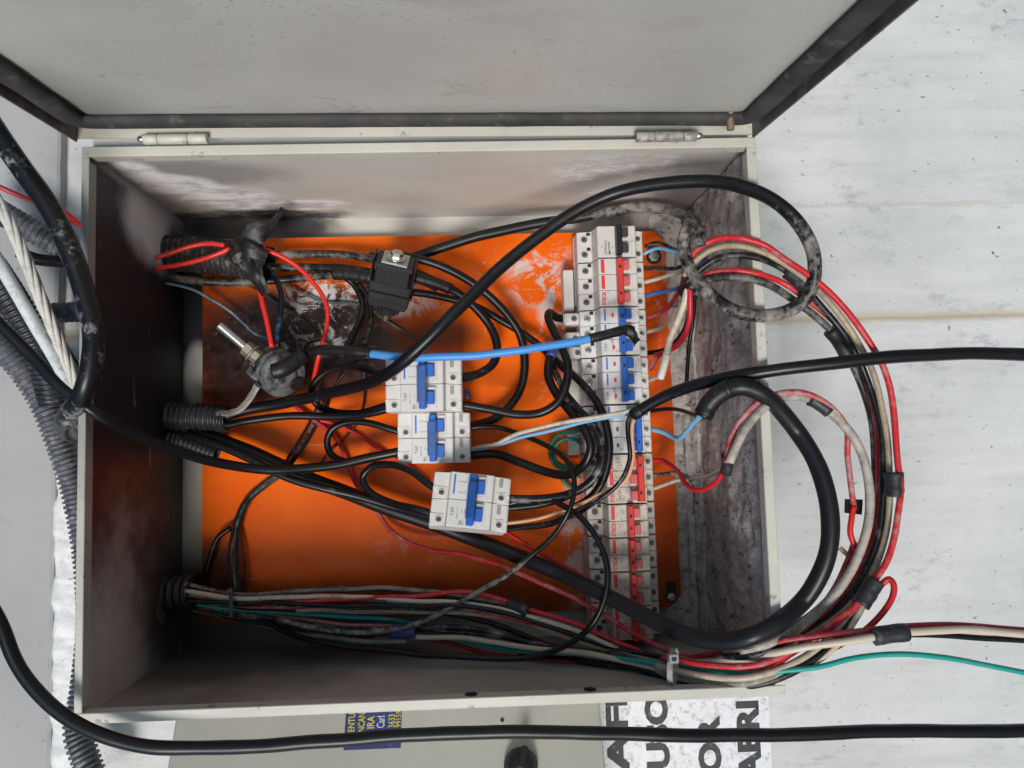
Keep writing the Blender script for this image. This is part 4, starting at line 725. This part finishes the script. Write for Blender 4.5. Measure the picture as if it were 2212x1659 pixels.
arc_wire('red_wire', 'dusty red wire bending behind the heavy black loop', REDD, 5.2, [(1844, 1168, 206), (1830, 1210, 204), (1808, 1262, 202), (1776, 1310, 200), (1738, 1350, 196), (1680, 1385, 190), (1600, 1408, 182)])
arc_wire('red_wire', 'red wire hook sticking out of the taped bundle', wire((.55, .02, .025), .2, seed=66), 5.4, [(1895, 1270, 232), (1908, 1258, 234), (1921, 1250, 236), (1930, 1262, 238), (1928, 1285, 238), (1914, 1312, 238), (1888, 1344, 236), (1860, 1368, 232), (1800, 1400, 226)])
arc_wire('copper_stub', 'short cut wire end poking out behind the bundle', TAN, 4.6, [(1815, 1184, 200), (1828, 1196, 202), (1846, 1212, 206)])
# wires going straight right
arc_wire('red_wire', 'red wire of the taped trio running to the right edge', wire((.42, .025, .035), .45, (.34, .28, .26), seed=67), 5.6, [(1480, 1424, 180), (1545, 1412, 198), (1602, 1403, 214), (1703, 1383, 234), (1804, 1370, 244), (1898, 1361, 248), (1960, 1354, 250), (2030, 1350, 250), (2110, 1354, 250), (2330, 1368, 250)])
arc_wire('white_wire', 'cream wire of the taped trio running to the right edge', wire((.60, .51, .40), .3, (.2, .16, .13), seed=68), 6.4, [(1470, 1432, 186), (1545, 1428, 204), (1618, 1418, 220), (1690, 1407, 236), (1770, 1393, 246), (1850, 1381, 252), (1895, 1374, 254), (1955, 1366, 255), (2073, 1361, 255), (2212, 1368, 255), (2330, 1376, 255)], tapes=((.485, .565, 7.6, TAPED),))
arc_wire('black_wire', 'thin black wire of the taped trio running to the right edge', K1, 5.0, [(1480, 1436, 178), (1600, 1426, 206), (1720, 1400, 232), (1820, 1383, 242), (1900, 1374, 246), (1960, 1370, 246), (2060, 1374, 246), (2212, 1385, 246), (2330, 1393, 246)])
arc_wire('dusty_wire', 'dust grey wire rounding the rim at the bottom of the tied bundle', WHG, 6.4, [(1420, 1452, 160), (1460, 1462, 186), (1520, 1472, 208), (1580, 1477, 220), (1650, 1466, 228), (1720, 1440, 230), (1790, 1390, 230), (1838, 1334, 229), (1862, 1298, 228)])
arc_wire('red_wire', 'dusty red wire in the middle of the tied bundle at the rim', REDD, 5.4, [(1430, 1420, 176), (1470, 1428, 196), (1520, 1437, 212), (1580, 1440, 226), (1640, 1434, 232), (1700, 1412, 234), (1760, 1372, 234), (1815, 1332, 232), (1852, 1306, 230)])
arc_wire('tan_wire', 'dusty tan wire under the green wire at the tie', wire((.50, .42, .33), .5, (.22, .19, .165), seed=69), 6.0, [(1420, 1440, 174), (1470, 1452, 200), (1520, 1460, 214), (1580, 1464, 224), (1640, 1458, 230), (1700, 1440, 232), (1765, 1402, 232), (1820, 1350, 231), (1858, 1304, 230)])
# cable tie
P = at(1454, 1440, 206)
o = thing('cable_tie', 'dusty grey cable tie round the bundle near the rim corner', 'cable tie', P)
dirv = (at(1500, 1444, 206) - at(1410, 1430, 190)).normalized(); TIE = plain('dusty_tie', (.30, .29, .285), .6, dirt=.3)
b = MB(); pts = []
q = dirv.to_track_quat('Z', 'Y')
for k in range(29):
    a = 2 * math.pi * k / 28; pts.append(q @ Vector((15.2 * math.cos(a), 13.0 * math.sin(a), 0)))
for k in range(28):
    a0, a1 = pts[k], pts[k + 1]; n0 = a0.normalized(); n1 = a1.normalized(); h = dirv * 2.4
    b.add([a0 - h, a1 - h, a1 + h, a0 + h, a0 + n0 * 1.3 - h, a1 + n1 * 1.3 - h, a1 + n1 * 1.3 + h, a0 + n0 * 1.3 + h], [(4, 5, 6, 7), (0, 3, 2, 1), (0, 1, 5, 4), (3, 7, 6, 2)])
b.build('strap', TIE, o)
hd = at(1454, 1421, 222) - P; b = MB(); b.box(hd - Vector((4.2, 4.0, 4)), hd + Vector((4.2, 4.0, 4)), 0, .8); h_ = b.build('tie_head', TIE, o); b = MB(); b.box(hd + Vector((-2.0, -1.6, 3.9)), hd + Vector((2.0, 1.6, 4.3))); b.build('slot', DARK, h_)
P = at(501, 1300, 74); o = thing('cable_tie', 'dark cable tie round the lower bundle near the lower hose', 'cable tie', P)
b = MB(); b.box((-2.2, -15, 2), (2.2, 13, 3.4), 0, .4); b.box((-2.2, 12, -12), (2.2, 13.4, 2.6)); b.box((-2.2, -15.4, -12), (2.2, -14, 2.6)); b.build('strap', plain('dark_tie', (.05, .045, .042), .6), o); b = MB(); b.box((-3, 10.5, 1.5), (3, 15, 7), 0, .6); b.build('tie_head', KPL, o)
# tape bands on the outside arcs
wrap('tape_wrap', 'wide dark tape band round the outer arc wires by the white wall', 'tape', [(1930, 1020, 228), (1932, 1048, 228), (1931, 1074, 228)], 8.0, TAPED, 1.0)
wrap('tape_wrap', 'frayed grey tape band round the arc wires above the red hook', 'tape', [(1892, 1252, 230), (1874, 1282, 230), (1858, 1306, 230)], 8.0, TAPED)
wrap('tape_wrap', 'small white smeared tape knot at the foot of the arching pair', 'tape', [(1570, 982, 176), (1572, 1000, 168), (1568, 1020, 160)], 5.6, TAPED)
b = MB(); a = [at(1826, 1078, 214), at(1864, 1079, 206), at(1862, 1112, 206), at(1825, 1108, 214)]
b.add(a + [p - Vector((0, 0, 1.2)) for p in a], [(0, 3, 2, 1), (4, 5, 6, 7), (0, 1, 5, 4), (1, 2, 6, 5), (2, 3, 7, 6), (3, 0, 4, 7)]); meta(b.build('tape_flag', TAPE), 'stiff black tape flag on the thin red wire outside the rim', 'tape')
# wires from the far side of the row
G_T = 'wires at the row terminals'
def tw(lab, mt, d, pts, nm='terminal_wire'): C(nm, lab, mt, d, pts, 'wire', G_T, n=8, step=2)
tw('black grey wire from the black handled breaker terminal', K2, 3.8, [(1392, 532, 46), (1415, 524, 52), (1440, 530, 62), (1462, 540, 76), (1490, 545, 90)])
tw('short light blue wire from the black handled breaker terminal', LBL, 4.2, [(1390, 549, 46), (1408, 541, 50), (1425, 537, 58), (1450, 541, 72), (1478, 548, 84)])
tw('dark grey wire from the first terminal of the red handled three pole breaker', K2, 4.6, [(1390, 579, 48), (1420, 580, 56), (1455, 579, 76), (1480, 572, 92)])
tw('cream wire from the second terminal of the red handled three pole breaker', WHT, 4.6, [(1392, 610, 48), (1420, 603, 58), (1450, 592, 78), (1475, 585, 94)])
tw('blue wire from the third terminal of the red handled three pole breaker', BLD, 4.6, [(1394, 640, 48), (1420, 634, 58), (1448, 628, 78), (1470, 622, 96)])
tw('red wire curving from the blue handled breaker to the wire knot', REDD, 5.0, [(1394, 688, 48), (1420, 680, 58), (1445, 664, 74), (1460, 640, 92), (1472, 615, 106), (1478, 585, 112)])
tw('cream wire from the middle terminal of that blue handled breaker', WHT, 4.6, [(1396, 716, 48), (1425, 708, 58), (1450, 690, 78), (1462, 668, 96)])
tw('black wire rising from the last terminal of that blue handled breaker', K0, 5.0, [(1396, 762, 48), (1430, 756, 58), (1455, 740, 74), (1478, 710, 92), (1490, 670, 104)])
tw('thick cream wire with white sleeve hanging from the wire knot', WHT, 7.4, [(1488, 596, 146), (1482, 640, 140), (1470, 680, 132), (1450, 728, 124), (1440, 765, 116)])
tw('white sleeved joint at the end of the thick cream wire', plain('white_sleeve', (.72, .68, .62), .4), 8.4, [(1441, 762, 117), (1434, 790, 108), (1427, 815, 98)], 'white_sleeve')
tw('cream tail from the white sleeve into the breaker terminal', WHT, 4.4, [(1428, 812, 96), (1412, 818, 70), (1398, 824, 50)])
tw('bright red wire looping from the wire knot to the crimped sleeve', wire((.60, .02, .03), .14, seed=70), 6.0, [(1490, 618, 146), (1491, 650, 142), (1490, 690, 134), (1480, 725, 122), (1460, 748, 108), (1435, 762, 94), (1416, 768, 82)])
tw('transparent red crimp sleeve at the middle blue breaker', RPW, 7.0, [(1420, 768, 82), (1412, 782, 68), (1404, 796, 54)], 'crimp_sleeve')
tw('long thin black wire running behind the wire knot along the dusty panel', K0, 4.6, [(1502, 640, 96), (1496, 690, 80), (1488, 740, 70), (1484, 790, 66), (1482, 830, 66)])
tw('brown red wire rising beside the dusty cable end', wire((.30, .03, .03), .4, seed=71), 4.4, [(1475, 640, 104), (1478, 600, 108), (1482, 570, 110), (1492, 552, 118)])
tw('dark blue wire inside the wire knot', NAVY, 5.0, [(1472, 640, 100), (1488, 606, 110), (1510, 578, 116), (1524, 560, 116)])
tw('black wire from the green window breaker up to the heavy cable end', K0, 4.4, [(1404, 888, 48), (1430, 884, 58), (1460, 884, 80), (1490, 892, 112), (1512, 900, 136)])
tw('light blue wire bent from the green window breaker to the heavy cable end', LBL, 5.4, [(1408, 928, 48), (1430, 932, 56), (1452, 942, 68), (1466, 946, 82), (1482, 930, 106), (1498, 910, 126), (1510, 900, 138)])
tw('red wire from the scribbled breaker to the small tape knot', RED, 5.0, [(1408, 994, 48), (1430, 996, 56), (1450, 1008, 72), (1468, 1022, 88), (1478, 1040, 100), (1495, 1056, 116), (1520, 1058, 132), (1545, 1044, 148), (1566, 1018, 162)])
tw('grey dusty wire from the scribbled breaker middle terminal', K3, 4.6, [(1410, 1026, 48), (1435, 1026, 60), (1460, 1024, 76), (1485, 1030, 92), (1500, 1042, 104)])
tw('cream wire from the scribbled breaker last terminal', WHT, 4.6, [(1410, 1056, 48), (1435, 1048, 58), (1465, 1038, 78), (1500, 1034, 104), (1535, 1028, 130), (1564, 1012, 160)])
wrap('wire_knot', 'black cloth tape knot holding the wires beside the dusty loop', 'tape', [(1478, 632, 132), (1490, 618, 140), (1503, 606, 148)], 8.4, TAPE)
# green earth wires
for i, (lab, pts) in enumerate((('green wire forming the outer ring beside the white block', [(1250, 930, 40), (1225, 932, 44), (1200, 944, 46), (1188, 968, 46), (1190, 990, 44), (1205, 1010, 40), (1230, 1014, 36), (1252, 1008, 34)]), ('green wire forming the inner ring beside the white block', [(1254, 958, 46), (1240, 948, 50), (1218, 948, 50), (1200, 962, 48), (1196, 984, 44), (1206, 1000, 40), (1228, 1008, 36), (1252, 1004, 34)]), ('short green wire crossing below the green rings', [(1240, 1060, 24), (1215, 1035, 26), (1228, 1020, 30), (1254, 1030, 34)]))):
    C('green_wire', lab, GRN, 4.2, pts, 'wire', 'green earth wires', n=8, step=2)
for lab, mt, pts in (('blue clip tab poking out behind the first loose breaker', BPL, [(985, 848, 52), (1008, 846, 52), (1010, 862, 52)]), ('green tab poking out behind the first loose breaker', GRN, [(985, 800, 50), (1010, 812, 48), (1020, 826, 46)])):
    C('plastic_tab', lab, mt, 4.0, pts, 'clip', n=6)
# ================================================================== corrugated hoses
HOSE = plain('corrugated_plastic', (.020, .021, .026), .42, var=.25, dirt=.22, dcol=(.16, .15, .15)); HOSED = plain('dusty_corrugated_plastic', (.028, .027, .027), .55, var=.3, dirt=.36, dcol=(.22, .21, .20)); HOSEG = plain('grey_corrugated_plastic', (.085, .09, .105), .5, var=.2, dirt=.4, dcol=(.26, .26, .27))
def hose(label, mat, dia, pts, pitch=4.6, depth=.10, open_end=False):
    P = spline(px(pts), pitch / 6); r = dia / 2; L = [0]
    for i in range(1, len(P)): L.append(L[-1] + (P[i] - P[i - 1]).length)
    b = MB(); b.tube(P, lambda i: r * (1 - depth + depth * (1 if (L[i] / pitch) % 1 < .55 else -.4) + .02 * mnoise.noise(P[i] * .07)), 22, caps=not open_end)
    if not open_end:
        o = b.build('corrugated_hose', mat, base=P[0]); o.matrix_world = M4 @ Matrix.Translation(P[0] * .001); return meta(o, label, 'hose', 'corrugated hoses')
    o = thing('corrugated_hose', label, 'hose', P[0], group='corrugated hoses'); b.build('sleeve', mat, o, base=P[0])
    k = MB(); k.tube(P, r * .80, 16, caps=False); k.build('inner_wall', DARK, o, base=P[0]); return o
hose('dusty corrugated hose at the upper inside of the end panel', HOSED, 40, [(338, 546, 46), (400, 549, 46), (470, 555, 46), (540, 564, 46), (582, 572, 46)], 5.6, .13, True)
hose('black corrugated hose cut short at the middle of the end panel', HOSE, 30, [(336, 900, 46), (390, 900, 46), (440, 901, 48), (492, 905, 50)], 6.2, .12, True)
hose('tapering torn black corrugated hose just under the middle one', HOSE, 20, [(336, 944, 40), (380, 950, 42), (420, 962, 44), (468, 982, 46)], 5.2, .12, True)
hose('short ringed hose nipple at the lower inside of the end panel', HOSE, 37, [(340, 1288, 44), (375, 1283, 46), (405, 1279, 48), (428, 1277, 50)], 8.5, .12, True)
hose('big grey corrugated hose running down the wall behind the box rim', HOSEG, 29, [(-70, 690, 60), (0, 745, 58), (50, 800, 52), (88, 858, 46), (118, 925, 40), (143, 995, 36), (162, 1060, 32), (185, 1180, 28), (195, 1350, 26), (180, 1500, 30), (168, 1575, 36), (185, 1640, 44), (215, 1720, 52)], 5.6, .13)
hose('black corrugated hose under the painted cables at the left edge', HOSE, 32, [(-60, 520, 90), (0, 605, 90), (40, 670, 88), (75, 735, 80), (100, 800, 66), (118, 870, 50)], 5.6, .12)
hose('dark corrugated hose beside the red wires at the left edge', HOSEG, 27, [(-60, 425, 70), (0, 458, 66), (50, 487, 60), (105, 517, 50), (160, 545, 36)], 5.6, .13)
hose('short grey corrugated stub entering the box behind the rim', HOSEG, 23, [(117, 676, 26), (140, 675, 26), (180, 673, 26), (230, 672, 26)], 5.6, .12)
b = MB(); p = at(114, 676, 26)
# big cables outside at the left
C('black_cable', 'thick black cable with white paint streaks bending over the left rim', KP, 17.5, [(-60, 200, 262), (0, 296, 262), (50, 368, 260), (105, 445, 256), (148, 530, 252), (180, 625, 248), (201, 715, 246), (199, 782, 246), (184, 842, 242), (160, 882, 224), (140, 908, 196), (142, 928, 160), (168, 938, 118), (215, 940, 80)], group=G_BIG, n=16)
def twisted(name, label, cat, mat, dia, pts, ns=6, tw_=.11):
    Pt = spline(px(pts), 2.5); fr_ = frames(Pt); o_ = thing(name, label, cat, Pt[0], group=G_BIG)
    for k in range(ns):
        m_ = MB(); q_ = []
        for i, (p_, t1, a1, c1) in enumerate(fr_):
            th = i * tw_ + k * 2 * math.pi / ns; q_.append(p_ + (a1 * math.cos(th) + c1 * math.sin(th)) * dia * .30)
        m_.tube(q_, dia * .215, 8); m_.build('strand', mat, o_, base=Pt[0])
twisted('white_painted_cable', 'white painted twisted cable at the left edge', 'cable', wire((.60, .585, .55), .46, (.24, .23, .215), rough=.55, seed=80), 12.5, [(-40, 380, 150), (20, 480, 146), (55, 560, 138), (91, 651, 122), (128, 740, 100), (158, 815, 76), (175, 870, 56)])
C('white_painted_cable', 'black cable with worn white paint next to the twisted one', wire((.60, .63, .65), .42, (.015, .015, .017), rough=.5, seed=81), 12.5, [(-60, 470, 140), (0, 572, 136), (40, 640, 128), (84, 714, 112), (131, 800, 84), (160, 860, 60)], group=G_BIG, n=14)
C('black_cable', 'black cable crossing behind the white painted ones', K1, 13, [(40, 545, 60), (80, 560, 54), (140, 566, 40), (220, 572, 26)], group=G_BIG)
C('red_wire', 'upper dull red wire entering behind the left rim', wire((.40, .04, .045), .3, seed=82), 5.4, [(-60, 372, 120), (0, 402, 118), (50, 425, 108), (100, 448, 92), (150, 475, 70), (210, 510, 46)], 'wire', G_W)
C('red_wire', 'lower dull red wire entering behind the left rim', RED, 5.4, [(100, 420, 92), (125, 450, 86), (150, 468, 76), (180, 492, 60), (230, 530, 40)], 'wire', G_W)
C('black_cable', 'thin black cable slanting behind the painted cables to the rim', K1, 5, [(110, 690, 70), (140, 745, 62), (172, 795, 46), (210, 850, 30)], 'cable', G_M)
# ================================================================== bolted black connector
E0 = at(833, 686, 62); B0 = at(857, 552, 112)
az = (B0 - E0).normalized(); ax = Vector((1, -.17, -.05)); ax = (ax - az * ax.dot(az)).normalized(); ay = az.cross(ax)
RM = Matrix((ax, ay, az)).transposed()
PC = thing('bolted_connector', 'black ribbed piercing connector with steel bolt clamped on the upper cables', 'connector', E0, RM)
H = (B0 - E0).length
def zz(f): return H * f
b = MB(); b.box((-18, -13, zz(.62)), (18, 13, zz(.90)), 0, 1.5); b.box((-20, -14, zz(.86)), (20, 14, zz(.93)), 0, 1); b.box((-21.5, -15, zz(.50)), (21.5, 15, zz(.64)), 0, 1.2); b.build('upper_jaw', KPL, PC)
for k in range(10):
    b = MB(); x = -14.5 + k * 3.2; b.box((x - .6, -14.8, zz(.66)), (x + .6, -12.9, zz(.84)), 0, .25); b.build('rib', KPL, PC)
for s in (-1, 1): b = MB(); b.box((s * 21, -12, zz(.55)), (s * 22.6, 12, zz(.96)), 0, .5); b.build('side_fin', KPL, PC)
b = MB(); b.box((-22, -13, zz(.34)), (22, 13, zz(.47)), 0, 1.5); b.box((-24, -10, zz(.42)), (24, 10, zz(.46)), 0, .6); b.prism([(-19, zz(.24)), (19, zz(.24)), (22, zz(.34)), (-22, zz(.34))], -12, 12, 0, .8); b.build('lower_jaw', KPL, PC)
b = MB(); n = 36; prof = [(10, zz(.12)), (13.5, zz(.14)), (14, zz(.26))]; b.lathe(prof, n, smooth=False)
for k in range(18):
    a = 2 * math.pi * k / 18; b.box((13.6 * math.cos(a) - .7, 13.6 * math.sin(a) - .7, zz(.14)), (13.6 * math.cos(a) + .7, 13.6 * math.sin(a) + .7, zz(.25)))
b.build('knurled_nut', KPL, PC)
b = MB(); b.lathe([(3.3 + (.4 if i % 2 else 0), zz(-.04) + i * .9) for i in range(16)], 14); b.build('stud_end', STEEL, PC)
b = MB(); b.box((-13.5, -12.5, zz(.93) + .1), (13.5, 12.5, zz(.95) + .6), 0, .4); b.build('steel_plate', plain('plate_steel', (.55, .54, .51), .4, .8, dirt=.2), PC)
b = MB(); b.lathe([(10, zz(.965)), (10, zz(.98)), (8, zz(.985))], 24); b.lathe([(6.6, zz(.985)), (6.6, zz(1.05)), (5.6, zz(1.06))], 6, smooth=False); b.build('hex_bolt', plain('shiny_bolt', (.66, .65, .62), .22, 1.0), PC)
wrap('tape_wrap', 'loose black tape on the cables left of the bolted connector', 'tape', [(722, 590, 58), (760, 593, 62), (805, 600, 66)], 7.4, TAPE)
wrap('tape_wrap', 'torn black tape tail right of the bolted connector', 'tape', [(890, 592, 72), (920, 604, 72), (948, 618, 68)], 7.0, TAPE)
# black tape bow on the upper hose
o = thing('tape_bow', 'crumpled black tape knot with a flag on the upper hose', 'tape', at(530, 545, 84))
B_ = at(530, 545, 84)
b = MB(); bm = bmesh.new(); bmesh.ops.create_icosphere(bm, subdivisions=3, radius=1)
for q in bm.verts:
    d = q.co.copy(); k = 1 + .35 * mnoise.fractal(d * 1.7 + Vector((3, 1, 2)), 1, 2, 3); q.co = Vector((d.x * 19, d.y * 16, d.z * 10)) * k
bm.verts.index_update(); b.add([q.co.copy() for q in bm.verts], [[v.index for v in f.verts] for f in bm.faces], 0, False); bm.free(); b.build('knot', TAPE, o)
def ribbon(name, mat, path, widths, parent, base, tilt=.5, th=.5):
    P = spline([p - base for p in px(path)], 1.5); fr = frames(P); vs = []; n = len(fr); m = MB()
    for i, (p, t_, a, c_) in enumerate(fr):
        f = i / (n - 1) * (len(widths) - 1); j = min(int(f), len(widths) - 2); wd_ = widths[j] + (widths[j + 1] - widths[j]) * (f - j)
        ang = tilt * math.sin(f * 1.8); s_ = a * math.cos(ang) + c_ * math.sin(ang); nn = t_.cross(s_)
        for q, hh in ((-1, -th), (-.4, -th + 1.2), (.4, -th + 1.2), (1, -th), (1, th), (.4, th + 1.2), (-.4, th + 1.2), (-1, th)): vs.append(p + s_ * wd_ * .5 * q + nn * hh)
    fs = [(i * 8 + k, i * 8 + (k + 1) % 8, (i + 1) * 8 + (k + 1) % 8, (i + 1) * 8 + k) for i in range(n - 1) for k in range(8)] + [tuple(range(8)), tuple(range((n - 1) * 8, n * 8))]
    m.add(vs, fs, 0, False); return m.build(name, mat, parent)
ribbon('flag', TAPE, [(528, 520, 92), (560, 500, 96), (585, 484, 98), (602, 466, 96), (613, 450, 94)], [16, 24, 20, 8, 6], o, B_)
ribbon('tail', TAPE, [(528, 560, 92), (545, 585, 92), (560, 610, 90), (574, 636, 86)], [13, 15, 13, 9], o, B_)
ribbon('band', TAPE, [(500, 530, 90), (535, 545, 96), (575, 560, 90)], [16, 22, 14], o, B_)
# end flag of the blue cable's tape
B2 = at(1372, 735, 132); o2 = thing('tape_tail', 'little black tape tail hanging off the blue cable end', 'tape', B2)
ribbon('tail', TAPE, [(1352, 714, 141), (1366, 722, 141), (1372, 732, 139), (1376, 742, 136)], [9, 10, 8, 13], o2, B2)
# ================================================================== grey bolted clamp
K0P = at(600, 800, 62); kz = Vector((.60, -.46, .66)).normalized(); kx = Vector((1, 1, 0)); kx = (kx - kz * kx.dot(kz)).normalized(); ky = kz.cross(kx)
KR = Matrix((kx, ky, kz)).transposed()
CL = thing('bolted_clamp', 'grey scorched bolted cable clamp with a long threaded bolt on the plate', 'clamp', K0P, KR)
CAST = plain('grey_cast_metal', (.19, .195, .20), .55, .3, var=.4, dirt=.55, dcol=(.02, .02, .022), scale=45)
b = MB(); b.lathe([(17, -26), (21, -24), (24, -18), (24, -9), (23, -8), (23, -6), (24.6, -5), (25.4, 4), (24, 5.2), (24, 7), (25.2, 8), (24.6, 16), (22, 19), (14, 20)], 28); b.build('drum', CAST, CL)
b = MB(); b.lathe([(13, 19.5), (13, 21), (7, 21.5)], 20); b.build('end_cap', CAST, CL)
for k in range(3):
    a = k * 2.1 + .3; b = MB(); b.box((24 * math.cos(a) - 5, 24 * math.sin(a) - 5, -14), (24 * math.cos(a) + 5, 24 * math.sin(a) + 5, 3), 0, 2); b.build('lug', CAST, CL)
b = MB(); b.lathe([(8, 0), (8, 2.4)], 16, (2, -15, 19.3), (0, -.3, 1)); b.build('cable_hole', DARK, CL)
# long bolt (box frame coordinates turned into the clamp's frame)
def inK(p): return KR.transposed() @ (Vector(p) - K0P)
s0 = inK(at(473, 702, 92)); s1 = inK(at(549, 766, 84)); dv = (s1 - s0); Ln = dv.length
b = MB(); b.lathe([(3.9 + (1.0 if i % 2 else 0), i * Ln / 40) for i in range(41)], 14, s0, dv); b.build('threaded_bolt', plain('zinc_thread', (.50, .51, .52), .35, .85, dirt=.15), CL)
b = MB(); b.lathe([(8, Ln * .74), (8, Ln * .90)], 6, s0, dv, smooth=False); b.lathe([(10, Ln * .92), (10, Ln * .96)], 18, s0, dv); b.lathe([(7.4, Ln * .97), (7.4, Ln * 1.12)], 6, s0, dv, smooth=False); b.build('hex_nut', plain('dull_nut', (.36, .34, .29), .5, .6, dirt=.3), CL)
wrap('tape_wrap', 'twisted black tape stub stuck in the bolted clamp', 'tape', [(655, 766, 96), (636, 782, 100), (612, 797, 104), (590, 803, 104)], 8.4, TAPE)
# ================================================================== lower cabinet, sign
TL = math.radians(26); tdir = Vector((0, -math.cos(TL), math.sin(TL))); tn = Vector((0, math.sin(TL), math.cos(TL)))
O1 = at(833, 1510, 70); xl = at(372, 1572, 90).x - 3; xr_ = at(1296, 1535, 76).x
CB = thing('cabinet_door', 'beige door of the neighbouring cabinet below the box, with knob and sticker', 'cabinet door', (0, O1.y, O1.z), Matrix((Vector((1, 0, 0)), -tdir, tn)).transposed())
P_CAB = paint('cabinet_paint', (.50, .49, .43), .5, dusty=.15)
b = MB(); b.box((xl, -260, -14), (xr_, 8, 0), 0, 2.0); b.build('panel', P_CAB, CB)
def cab(x, y):                                            # pixel -> point on the cabinet door's face, in its own frame
    d = ray(x, y); t_ = (Vector((0, O1.y, O1.z)) - CAM).dot(tn) / d.dot(tn); p = CAM + d * t_ - Vector((0, O1.y, O1.z)); return Vector((p.x, p.dot(-tdir), 0))
p = cab(1125, 1655); kn = MB(); kn.lathe([(17, 0), (17, 5), (14, 9), (12, 16), (0.5, 17)], 24, (p.x, p.y, .1)); knob = kn.build('knob', KPL, CB); kn = MB(); kn.box((p.x - 3.2, p.y - 4, 9), (p.x + 3.6, p.y + 17, 24), 0, 1.4); kn.xform(Matrix.Translation(Vector((p.x, p.y, 0))) @ Matrix.Rotation(-.25, 4, 'Z') @ Matrix.Translation(Vector((-p.x, -p.y, 0)))); kn.build('knob_grip', KPL, knob)
p = cab(1601 * .337 + 733 - 540 + 294, 1556); p = cab(1085, 1555); b = MB(); b.lathe([(2.2, 0), (2.2, .3)], 10, (p.x, p.y, .1)); b.build('drill_hole', plain('rust_hole', (.06, .035, .02), .8), CB)
s0 = cab(744, 1588); s1 = cab(868, 1543); STK = plain('blue_sticker', (.045, .055, .20), .5, var=.1, dirt=.1, dcol=(.35, .35, .33))
b = MB(); b.box((s0.x, s0.y - 14, .1), (s1.x, s1.y + 16, .3)); stk = b.build('sticker', STK, CB)
sw = (s1.x - s0.x)
Lv = cab(744, 1545).y - cab(744, 1588).y
for tx, f, hh, mt, k in (('SENTU', .17, .115, INKY, 1.12), ('ENCAN', .35, .12, INKY, 1.12), ('IRA', .52, .13, INKY, .62), ('Carl', .70, .14, INKW, .60), ('3633', .88, .115, INKY, .66), ('99159', .995, .105, INKY, .82)):
    letters(tx, sw * hh, (s0.x + sw * f, s0.y + (Lv * .28 if k < .9 else -Lv * .04), .32), mt, stk, width=Lv * k, fat=.008)
# sign on the wall
SG = thing('warning_sign', 'white sign with bold black sideways letters on the wall below the box', 'sign', (0, 0, 0))
a = at(1285, 1480, 3); c = at(1671, 1700, 3)
SIGN = plain('sign_board', (.76, .77, .80), .5, var=.05, dirt=.38, dcol=(.33, .33, .33), scale=90)
b = MB(); b.box((a.x, c.y - 30, .6), (c.x, a.y + 30, 3), 0, .5); b.build('board', SIGN, SG)
def sign_row(txt, x0, x1, ytop, length):
    p0 = at(x0, 1590, 3.2); p1 = at(x1, 1590, 3.2); h = p1.x - p0.x; top = at(x1, ytop, 3.2).y
    letters(txt, h, (p1.x, top - length, 3.1), INKK, SG, width=length, fat=.05)
sign_row('AFI', 1310, 1358, 1500, 88)
sign_row('USO', 1394, 1446, 1497, 83)
sign_row('VOR', 1506, 1557, 1545, 92)
sign_row('ABRI', 1592, 1642, 1513, 88)
